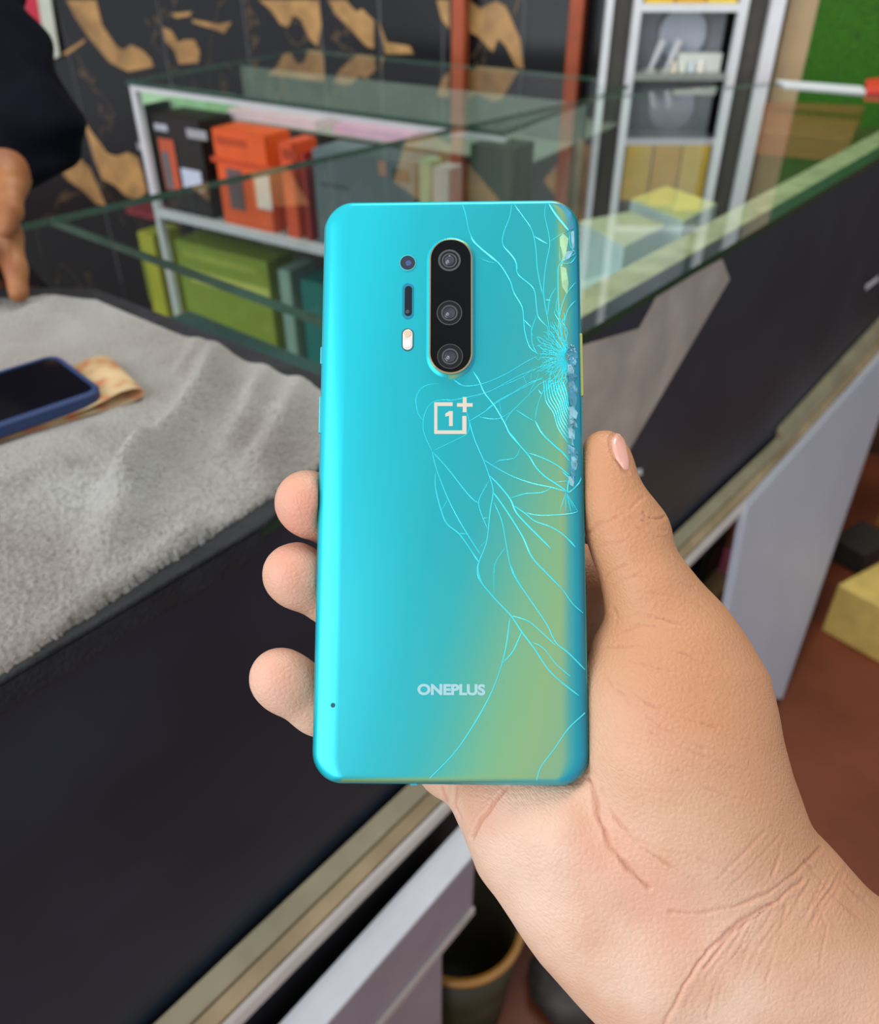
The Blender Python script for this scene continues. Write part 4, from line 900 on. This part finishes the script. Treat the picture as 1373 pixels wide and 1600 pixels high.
# antenna gap at the bottom edge
ux, _ = px2loc(646, 1225, 0); MB().obox((ux, -PH / 2 - .0001, -.0013), (.0009, 0, 0), (0, .0002, 0), (0, 0, .0009)).build('antenna_line', mat('antenna_plastic', '28a0b4', .5, noise_amt=.05), phone)
def pill(x0, y0, x1, y1, zs, insets, name, m, parent=None, smooth=True):
    ax_, ay_ = px2loc(x0, y0, ZB + .001); bx_, by_ = px2loc(x1, y1, ZB + .001); cx_, cy_ = (ax_ + bx_) / 2, (ay_ + by_) / 2; hw, hh = abs(bx_ - ax_) / 2, abs(by_ - ay_) / 2
    rs = []
    for z, i in zip(zs, insets):
        rs.append([(cx_ + p[0], cy_ + p[1], z) for p in rrect(hw - i, hh - i, (min(hw, hh) - i) * .999, ZB + z, 16)])
        rs[-1] = [(a, b, ZB + z) for a, b, _ in rs[-1]]
    return rings(rs).build(name, m, parent or phone, smooth=False)
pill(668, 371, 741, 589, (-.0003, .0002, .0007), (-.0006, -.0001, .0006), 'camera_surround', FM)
cb = pill(671, 374, 738, 585, (0.0006, .0014, .0017, .0017), (0, 0, .0003, .0007), 'camera_bump', mat('champagne_ring', 'c9b48a', .22, metal=.9, noise_amt=.04))
pill(673, 376, 736, 583, (.00165, .00185), (0, .0002), 'camera_glass', mat('camera_glass_black', '060606', .1, spec=.2, noise_amt=.2), cb)
def disc(x, y, rpx, z, h, name, m, parent, hole=0, n=40):
    cx_, cy_ = px2loc(x, y, ZB + z); r = rpx * .2335 / F
    mb = MB()
    if hole: mb.lathe((cx_, cy_, ZB + z), [(r * hole, 0), (r, 0), (r, h), (r * hole, h)], n, closed=True)
    else: mb.lathe((cx_, cy_, ZB + z), [(.00001, 0), (r, 0), (r, h * .6), (r * .9, h), (.00001, h)], n)
    return mb.build(name, m, parent)
Mr = mat('lens_ring_grey', '5e5c5e', .3, metal=.6, noise_amt=.1); Mk = mat('lens_well', '08080a', .15, noise_amt=.1); Mgl = mat('lens_coating', '3c3a46', .05, metal=.4, coat=1, noise_amt=.5, noise_scale=300)
for (x, y, r, w1, r2) in ((702, 407, 18, .82, 8), (702, 489, 20, .93, 9), (703, 557, 20, .95, 9)):
    ln = disc(x, y, r, .00186, .00012, 'lens', Mr, phone, hole=w1)
    disc(x, y, r * w1 * .99, .00186, .00004, 'lens_well', Mk, ln); disc(x, y, r2 + 4, .00191, .00006, 'lens_ring', Mr, ln, hole=.8); disc(x, y, r2, .00191, .0001, 'lens_element', Mgl, ln)
    disc(x - 3, y + 2, 2.6, .00202, .00005, 'lens_glint', mat('painted_lens_glint', '8c8890', .05, metal=.6, coat=1, noise_amt=.1), ln)  # pale spot painted as a glint on each lens
ln = disc(637, 411, 13.5, 0.00002, .0002, 'depth_lens', mat('sensor_rim', '58c8cc', .3, metal=.5, noise_amt=.05), phone, hole=.88)
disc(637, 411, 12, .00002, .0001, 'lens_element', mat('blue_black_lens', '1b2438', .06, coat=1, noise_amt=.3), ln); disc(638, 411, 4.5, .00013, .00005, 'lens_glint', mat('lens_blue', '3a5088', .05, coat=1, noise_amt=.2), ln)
sl_ = pill(628, 440, 646, 497, (.00002, .0001), (0, .0001), 'sensor_slot', mat('sensor_border', '0f7f9c', .3, noise_amt=.05)); pill(632, 445, 643, 492, (.00011, .00015), (0, 0), 'sensor_window', mat('sensor_black', '0c1a20', .1, noise_amt=.2), sl_)
disc(636.5, 487, 3, .00016, .00004, 'microphone_hole', Mr, sl_)
fl_ = pill(627, 511, 646, 547, (.00002, .0001), (0, .0001), 'flash_rim', mat('flash_rim_m', '2a5a60', .3, noise_amt=.05)); fw_ = pill(629, 513, 644, 545, (.00011, .0002), (0, .0002), 'flash', mat('flash_white', 'd8d4cc', .2, coat=.6, noise_amt=.1, noise_scale=200), fl_)
disc(636.5, 521, 6, .00021, .0001, 'flash_lamp', mat('flash_warm', 'd9c0a4', .2, noise_amt=.1), fl_); disc(636.5, 537, 6, .00021, .0001, 'flash_lamp', mat('flash_cool', 'e6e8e6', .2, noise_amt=.1), fl_)

# emblem and lettering
def cB(l): return [(640 + x / 4.443, 560 + y / 4.443) for x, y in l]
def cA(l): return [(500 + x / 3.12, 300 + y / 3.12) for x, y in l]
def cC(l): return [(480 + x / 2.985, 880 + y / 2.985) for x, y in l]
Mlogo = mat('beige_logo_foil', 'd8cdbb', .3, metal=.2, noise_amt=.04)
mb = MB()
def flat(mb, pts, z=.00006):
    q = [(*px2loc(x, y), ZB + z) for x, y in pts]
    a = sum(q[i][0] * q[(i + 1) % len(q)][1] - q[(i + 1) % len(q)][0] * q[i][1] for i in range(len(q)))
    if a < 0: q = q[::-1]
    mb.hexa([(x, y, zz - .00004) for x, y, zz in q], q)
for pts in ([(170, 305), (298, 305), (298, 331), (192, 331), (192, 500), (365, 500), (365, 400), (394, 400), (394, 525), (170, 525)],
            [(328, 311), (368, 311), (368, 268), (395, 268), (395, 311), (437, 311), (437, 336), (395, 336), (395, 374), (368, 374), (368, 336), (328, 336)],
            [(247, 384), (274, 366), (299, 366), (299, 470), (273, 470), (273, 398), (247, 405)]): flat(mb, cB(pts))
# concave outlines: hexa caps are n-gons, fine on a plane
mb.build('emblem', Mlogo, phone)
fc = bpy.data.curves.new('lettering', 'FONT'); fc.body = 'ONEPLUS'; fc.align_x = 'LEFT'; fc.size = 1; fc.extrude = .01; fc.offset = .045
to = bpy.data.objects.new('t', fc); C.objects.link(to); bpy.context.view_layer.update()
tm = bpy.data.meshes.new_from_object(to.evaluated_get(bpy.context.evaluated_depsgraph_get())); bpy.data.objects.remove(to)
xs = [v.co.x for v in tm.vertices]; ys = [v.co.y for v in tm.vertices]
l0 = px2loc(652, 1086); l1 = px2loc(758, 1069); kx = (l1[0] - l0[0]) / (max(xs) - min(xs)); ky = (l1[1] - l0[1]) / (max(ys) - min(ys))
for v in tm.vertices: v.co = (l0[0] + (v.co.x - min(xs)) * kx, l0[1] + (v.co.y - min(ys)) * ky, ZB + .00005 + v.co.z * .002)
tm.materials.clear(); tm.materials.append(mat('silver_lettering', 'a4ccd2', .3, metal=.3, noise_amt=.04)); lo_ = bpy.data.objects.new('lettering', tm); C.objects.link(lo_); lo_.parent = phone

# cracks
A = [([(690, 50), (710, 110), (730, 200), (770, 260), (870, 345), (925, 430), (945, 490), (985, 560), (992, 620), (1000, 690), (1025, 760), (1065, 790)], 1.3), ([(735, 225), (770, 262), (865, 342)], 2.0), ([(775, 320), (820, 340), (860, 345)], 1),
     ([(935, 50), (925, 120), (895, 200), (893, 260), (950, 330), (965, 400), (1040, 470), (1055, 560), (1065, 610), (1110, 660)], 1.2), ([(900, 270), (950, 330), (962, 380)], 1.8), ([(940, 50), (990, 120), (1030, 180), (1050, 260), (1060, 380), (1085, 500)], 1.1), ([(945, 58), (985, 112)], 2),
     ([(1105, 50), (1095, 110), (1120, 240), (1105, 330), (1095, 400), (1090, 500), (1110, 620), (1120, 680)], 1), ([(1042, 215), (1108, 253)], 2.4), ([(1115, 55), (1150, 110), (1213, 183)], 2.4),
     ([(1215, 185), (1222, 260), (1245, 290), (1170, 350), (1160, 420), (1165, 600)], 1.2), ([(1250, 430), (1200, 500), (1170, 590), (1160, 680)], 1), ([(1250, 520), (1210, 570), (1190, 640)], 1), ([(1150, 465), (1120, 520), (1110, 600)], 1),
     ([(1098, 525), (1125, 528)], 2), ([(992, 620), (1030, 660)], 2), ([(1030, 660), (1035, 740), (1060, 790)], 1), ([(1055, 600), (1030, 680), (1040, 700)], 1), ([(1170, 270), (1170, 330), (1200, 350)], 1), ([(1250, 300), (1225, 340), (1170, 350)], 1),
     ([(1060, 800), (1000, 830), (900, 890), (790, 935), (700, 945), (650, 915)], 1), ([(1060, 860), (960, 900), (830, 970), (720, 1000), (620, 1020)], .9), ([(1090, 900), (1000, 950), (880, 1010), (810, 1061)], 1), ([(580, 935), (520, 940), (480, 970), (465, 1010), (475, 1061)], .7),
     ([(1120, 240), (1160, 215), (1213, 183)], .8), ([(1180, 640), (1150, 560), (1165, 500)], .8), ([(652, 915), (690, 940)], 1.8)]
Bc = [([(440, 90), (480, 150), (520, 240), (590, 330), (660, 450), (700, 530), (770, 610), (830, 680), (880, 760), (940, 820), (1000, 860), (1090, 920)], 1.5), ([(530, 250), (600, 345)], 2.2), ([(690, 510), (775, 615)], 2.2),
      ([(400, 290), (520, 245)], .7), ([(620, 200), (790, 125), (860, 60)], .8), ([(415, 435), (520, 370), (600, 310), (700, 250), (830, 170), (930, 140)], 1),
      ([(95, 430), (60, 385), (45, 290), (80, 210), (150, 175)], .8), ([(300, 290), (200, 290), (140, 320), (110, 370), (95, 430), (100, 520), (155, 645)], .9), ([(155, 645), (300, 575), (400, 520), (415, 440), (390, 360)], .8),
      ([(155, 645), (190, 780), (260, 960), (330, 1100), (400, 1220), (490, 1360)], 1.2), ([(160, 650), (260, 760), (370, 900), (430, 970), (475, 1005)], 1.4), ([(180, 790), (180, 900), (220, 1060), (260, 1150), (345, 1220), (430, 1340), (485, 1420)], 1.3),
      ([(415, 440), (450, 560), (510, 700), (550, 810), (580, 920), (560, 1050), (545, 1200), (530, 1290), (490, 1390), (475, 1450), (490, 1530), (525, 1600)], 1.2), ([(435, 1350), (485, 1420)], 2.6),
      ([(510, 700), (620, 770), (740, 830), (860, 870), (980, 895), (1090, 925)], 1.2), ([(515, 705), (600, 760)], 1.9), ([(570, 745), (620, 710), (730, 690), (770, 615)], 1), ([(550, 810), (620, 880), (700, 980), (740, 1070), (820, 1160), (900, 1240), (980, 1320)], 1.7),
      ([(720, 1020), (800, 1075), (870, 1130), (990, 1175), (1080, 1235), (1150, 1310)], 1.3), ([(1110, 1260), (1150, 1305)], 2.4), ([(800, 1070), (900, 1090), (1100, 1080), (1170, 1060)], 1), ([(700, 970), (800, 940), (920, 930), (990, 895)], 1),
      ([(580, 930), (660, 1040), (780, 1230), (850, 1380), (950, 1490), (1060, 1600)], 1.6), ([(585, 1000), (640, 1130), (665, 1260), (690, 1400), (720, 1500), (780, 1600)], 1.1), ([(665, 1310), (600, 1410), (585, 1500), (585, 1600)], .9),
      ([(550, 850), (490, 960), (480, 1020), (510, 1110), (540, 1180)], 1), ([(510, 1110), (550, 1105)], .8), ([(265, 975), (220, 1060)], 1.2), ([(340, 1215), (410, 1220)], 1), ([(530, 1265), (480, 1320)], 1),
      ([(660, 450), (690, 390), (770, 310), (840, 240), (900, 180), (960, 150)], 1), ([(640, 410), (630, 350), (620, 290)], .8), ([(480, 405), (560, 420), (630, 415), (700, 370)], .9), ([(740, 360), (860, 435)], 2.2),
      ([(870, 430), (920, 520), (1000, 600), (1070, 660), (1110, 710)], 1.8), ([(870, 430), (885, 340), (915, 250), (940, 200)], 1.1), ([(820, 655), (920, 690), (1020, 740), (1110, 810)], 1.2), ([(1060, 785), (1110, 830)], 2.2), ([(1000, 860), (1100, 850)], 1),
      ([(1085, 930), (1040, 1070)], 1.2), ([(1085, 930), (1085, 1060)], 1), ([(1090, 930), (1120, 1060)], 1.3), ([(1090, 935), (1170, 1060)], 1.4), ([(1088, 932), (1145, 1050)], 1), ([(790, 125), (810, 175)], 1), ([(845, 100), (840, 160)], .8), ([(1110, 820), (1100, 930), (1180, 860), (1195, 820)], 1.4),
      ([(830, 280), (840, 220), (880, 150), (900, 90)], .8), ([(895, 215), (915, 250)], 2)]
Cc = [([(795, 0), (800, 70), (870, 160), (950, 245), (1000, 320), (1060, 400), (1120, 490), (1180, 550), (1270, 620)], 1.5), ([(870, 0), (870, 160)], .8), ([(945, 0), (980, 80), (1060, 200), (1120, 290), (1160, 370), (1220, 420), (1300, 500)], 1.4),
      ([(950, 245), (1030, 270), (1090, 320), (1160, 385)], 1.1), ([(1070, 0), (1180, 110), (1240, 190), (1300, 240)], 1.1), ([(1000, 320), (960, 410), (912, 465)], 1.4), ([(945, 255), (930, 370), (905, 480), (860, 600), (790, 730), (690, 880), (570, 1005)], 1.3),
      ([(1050, 370), (1100, 395), (1160, 470), (1230, 530)], 1.1), ([(1300, 700), (1220, 770), (1150, 870), (1090, 950), (1070, 1015)], 1.2), ([(1180, 110), (1300, 170)], .6)]
lines = [(cA(p), w_) for p, w_ in A] + [(cB(p), w_) for p, w_ in Bc] + [(cC(p), w_) for p, w_ in Cc]
a1 = [(930, 150), (945, 290), (1000, 380), (1030, 480), (1100, 585)]; a2 = [(1055, 150), (1080, 200), (1095, 260), (1100, 300), (1105, 330)]
for i in range(9):
    t = i / 8; lines.append((cB([(x1 + (x2 - x1) * t, y1 + (y2 - y1) * t) for (x1, y1), (x2, y2) in zip(a1, a2)]), 1.5))
# spider web around the impact point
cx0, cy0 = 889, 557
rad = []
for i in range(34):
    th = math.radians(95 + i * (170 / 33)) + random.uniform(-.03, .03)
    el_ = 1.0 / math.sqrt((math.cos(th) / 50) ** 2 + (math.sin(th) / 78) ** 2)
    rad.append([(cx0 + el_ * s * math.cos(th + random.uniform(-.05, .05)), cy0 + el_ * s * math.sin(th + random.uniform(-.05, .05))) for s in np.linspace(.12, 1 + random.uniform(-.25, .12), 10)])
for r_ in rad: lines.append((r_, .95))
for j in range(1, 9):
    for i in range(33):
        if random.random() < .72 - j * .03: lines.append(([rad[i][j], rad[i + 1][min(9, j + random.choice((-1, 0, 1)))]], 1.1))
mb = MB(); mw = MB()
def cat(pts, step=5):
    out = []; n = len(pts)
    if n == 2: return [pts[0], ((pts[0][0] + pts[1][0]) / 2, (pts[0][1] + pts[1][1]) / 2), pts[1]]
    for i in range(n - 1):
        p0 = pts[max(0, i - 1)]; p1 = pts[i]; p2 = pts[i + 1]; p3 = pts[min(n - 1, i + 2)]; k = max(2, int(math.dist(p1, p2) / step))
        for j in range(k):
            t = j / k; out.append(tuple(.5 * (2 * p1[q] + (p2[q] - p0[q]) * t + (2 * p0[q] - 5 * p1[q] + 4 * p2[q] - p3[q]) * t * t + (3 * p1[q] - p0[q] - 3 * p2[q] + p3[q]) * t ** 3) for q in (0, 1)))
    out.append(pts[-1]); return out
for pts, wd in lines:
    p = [px2loc(x, y) for x, y in cat(pts)]
    p = [q for q in p if abs(q[0]) < PW / 2 - .0006 and abs(q[1]) < PH / 2 - .0005]
    if len(p) < 2: continue
    hw = wd * .00013; n = len(p); vs = []
    for i, q in enumerate(p):
        a = p[max(0, i - 1)]; b = p[min(n - 1, i + 1)]; dx, dy = b[0] - a[0], b[1] - a[1]; L_ = math.hypot(dx, dy) or 1; nx, ny = -dy / L_, dx / L_
        tp = min(1, .35 + min(i, n - 1 - i) * .4) * hw; z = back_z(*q)
        vs += [(q[0] - nx * tp, q[1] - ny * tp, z - .00003), (q[0], q[1], z + .00003 + tp * .55), (q[0] + nx * tp, q[1] + ny * tp, z - .00003)]
    mb.add(vs, [(3 * i, 3 * i + 1, 3 * i + 4, 3 * i + 3) for i in range(n - 1)] + [(3 * i + 1, 3 * i + 2, 3 * i + 5, 3 * i + 4) for i in range(n - 1)])
Mc = mat('crack_edge', '3fe0ee', .18, metal=.25, coat=.5, noise_amt=.15, noise_scale=60)
ck = mb.build('glass_crack', Mc, phone, fix=False)
ck['label'] = 'bright web of cracks across the right half of the back'
# chipped glass at the right edge
ch_ = MB()
def shard(poly, tilt, mi, z=.0002):
    q = [px2loc(x, y) for x, y in poly]; c = (sum(a for a, b in q) / len(q), sum(b for a, b in q) / len(q))
    top = [(a, b, back_z(a, b) + z + (a - c[0]) * tilt[0] + (b - c[1]) * tilt[1]) for a, b in q]; bot = [(a, b, zz - .0003) for a, b, zz in top]
    if sum(q[i][0] * q[(i + 1) % len(q)][1] - q[(i + 1) % len(q)][0] * q[i][1] for i in range(len(q))) < 0: top = top[::-1]; bot = bot[::-1]
    ch_.hexa(bot, top, mi)
chm = [mat('exposed_yellow_glue', '9cc49a', .3, noise_amt=.2, noise_scale=200), mat('grey_glass_crumbs', '5f9cb0', .15, coat=1, noise_amt=.5, noise_scale=400), mat('deep_blue_chip', '3a8ca6', .12, coat=1, noise_amt=.2, noise_scale=200), mat('pale_glass_splinter', '86b8c6', .1, coat=1, noise_amt=.2, noise_scale=300)]
shard(cA([(1150, 240), (1185, 200), (1212, 225), (1200, 290), (1180, 360), (1150, 355), (1128, 310)]), (.02, 0), 0, 0.0)
shard(cA([(1170, 360), (1200, 370), (1212, 440), (1205, 500), (1180, 460)]), (.02, 0), 0, 0.0)
shard(cA([(1115, 50), (1180, 60), (1225, 95), (1238, 170), (1215, 180), (1150, 110)]), (.03, .02), 2, 0)
shard(cA([(1222, 190), (1240, 180), (1242, 260), (1230, 285)]), (.1, 0), 3, 0)
shard(cA([(1200, 290), (1238, 280), (1215, 320), (1185, 340)]), (.05, .1), 3)
y = 545
while y < 745:
    hgt = random.uniform(4, 15); x0 = random.uniform(886, 893); x1 = random.uniform(896, 904); sk_ = random.uniform(2, 9)
    shard([(x0, y), ((x0 + x1) / 2, y + random.uniform(-4, 3)), (x1, y + sk_), (x1 + random.uniform(-4, 1), y + hgt * .8 + sk_), (x0 + random.uniform(0, 4), y + hgt + random.uniform(-1, 5))], (random.uniform(-.12, .12), random.uniform(-.12, .12)), random.choice((1, 1, 1, 2, 2, 3)))
    y += hgt * random.uniform(.5, .9)
for i in range(46):
    x0 = random.uniform(886, 900); y0 = random.uniform(538, 590); r_ = random.uniform(1.0, 2.4); a0 = random.random() * 6
    shard([(x0 + r_ * math.cos(a0 + k * 2.1), y0 + r_ * math.sin(a0 + k * 2.1)) for k in range(3)], (random.uniform(-.3, .3), random.uniform(-.3, .3)), random.choice((1, 3, 1)), .0003)
co_ = ch_.build('glass_chip', chm, phone, fix=False); co_['label'] = 'splintered pale glass along the right edge'
# small nick near the lower left
cc = px2loc(520, 1102); MB().lathe((cc[0], cc[1], back_z(*cc)), [(.00001, .00002), (.0005, .00003), (.0007, .00001)], 7).build('paint_nick', mat('dark_nick', '0f4f5c', .6, noise_amt=.3), phone)

# ------------------------------------------------------------------ person at upper left
S2 = .705 / .808
def sc2(L_): return [([(x, y, d * S2, r) for x, y, d, r in nodes], k, sz) for nodes, k, sz in L_]
def person2():
    return autofield(sc2([
    ([(29, 458, 808, 15.5), (24, 420, 811, 17), (14, 370, 816, 19.5), (2, 325, 824, 24)], 6, 1),
    ([(-22, 440, 806, 15), (-24, 400, 800, 17), (-26, 350, 812, 19), (-24, 310, 826, 24)], 5, 1),
    ([(-62, 440, 806, 15), (-60, 395, 800, 17), (-56, 345, 812, 19), (-46, 308, 826, 24)], 5, 1),
    ([(-100, 425, 808, 13.5), (-94, 385, 802, 15), (-86, 345, 812, 17), (-66, 308, 826, 22)], 5, 1),
    ([(8, 360, 792, 13), (18, 330, 798, 16), (16, 296, 810, 21), (0, 270, 826, 28)], 6, 1),
    ([(4, 290, 828, 34), (-46, 296, 830, 34)], 12, .8), ([(6, 268, 832, 38), (0, 225, 850, 36), (30, 180, 880, 40)], 12, 1),
    ([(30, 180, 880, 42), (-40, 60, 930, 52), (-120, -40, 980, 62)], 12, 1)]), 2.0).mesh(3)
V, Q = person2(); Wv = to_world(V)
me = bpy.data.meshes.new('person'); me.from_pydata(Wv.tolist(), [], Q.tolist()); me.polygons.foreach_set('use_smooth', [True] * len(me.polygons)); me.materials.append(skin('brown_skin', '8a5230', 'a06a42', 'a9745a'))
p2 = bpy.data.objects.new('person', me); C.objects.link(p2); tag(p2, 'person in dark navy sleeve at upper left, pointing a finger down at the grey cloth', 'person')
def sleeve():
    return autofield(sc2([
    ([(4, 262, 838, 46), (26, 232, 860, 56), (55, 200, 885, 66), (-5, 90, 930, 78), (-110, -30, 985, 105)], 14, 1),
    ([(-110, -60, 990, 130), (-190, 120, 1020, 150)], 30, 1), ([(-190, 120, 1020, 150), (-210, 330, 1030, 140)], 30, 1)]), 3.0).mesh(4)
V, Q = sleeve(); Wv = to_world(V)
V2 = Wv + 0.003 * np.stack([np.sin(Wv[:, 2] * 160 + Wv[:, 0] * 60), np.sin(Wv[:, 0] * 130 + Wv[:, 2] * 90), np.zeros(len(Wv))], 1)
me = bpy.data.meshes.new('shirt'); me.from_pydata(V2.tolist(), [], Q.tolist()); me.polygons.foreach_set('use_smooth', [True] * len(me.polygons)); me.materials.append(mat('navy_cloth', '090a14', .9, spec=.08, noise_amt=.3, noise_scale=12, bump=.4, bump_scale=300))
o = bpy.data.objects.new('shirt', me); C.objects.link(o); o.parent = p2; o['label'] = 'dark navy sleeve and shirt'
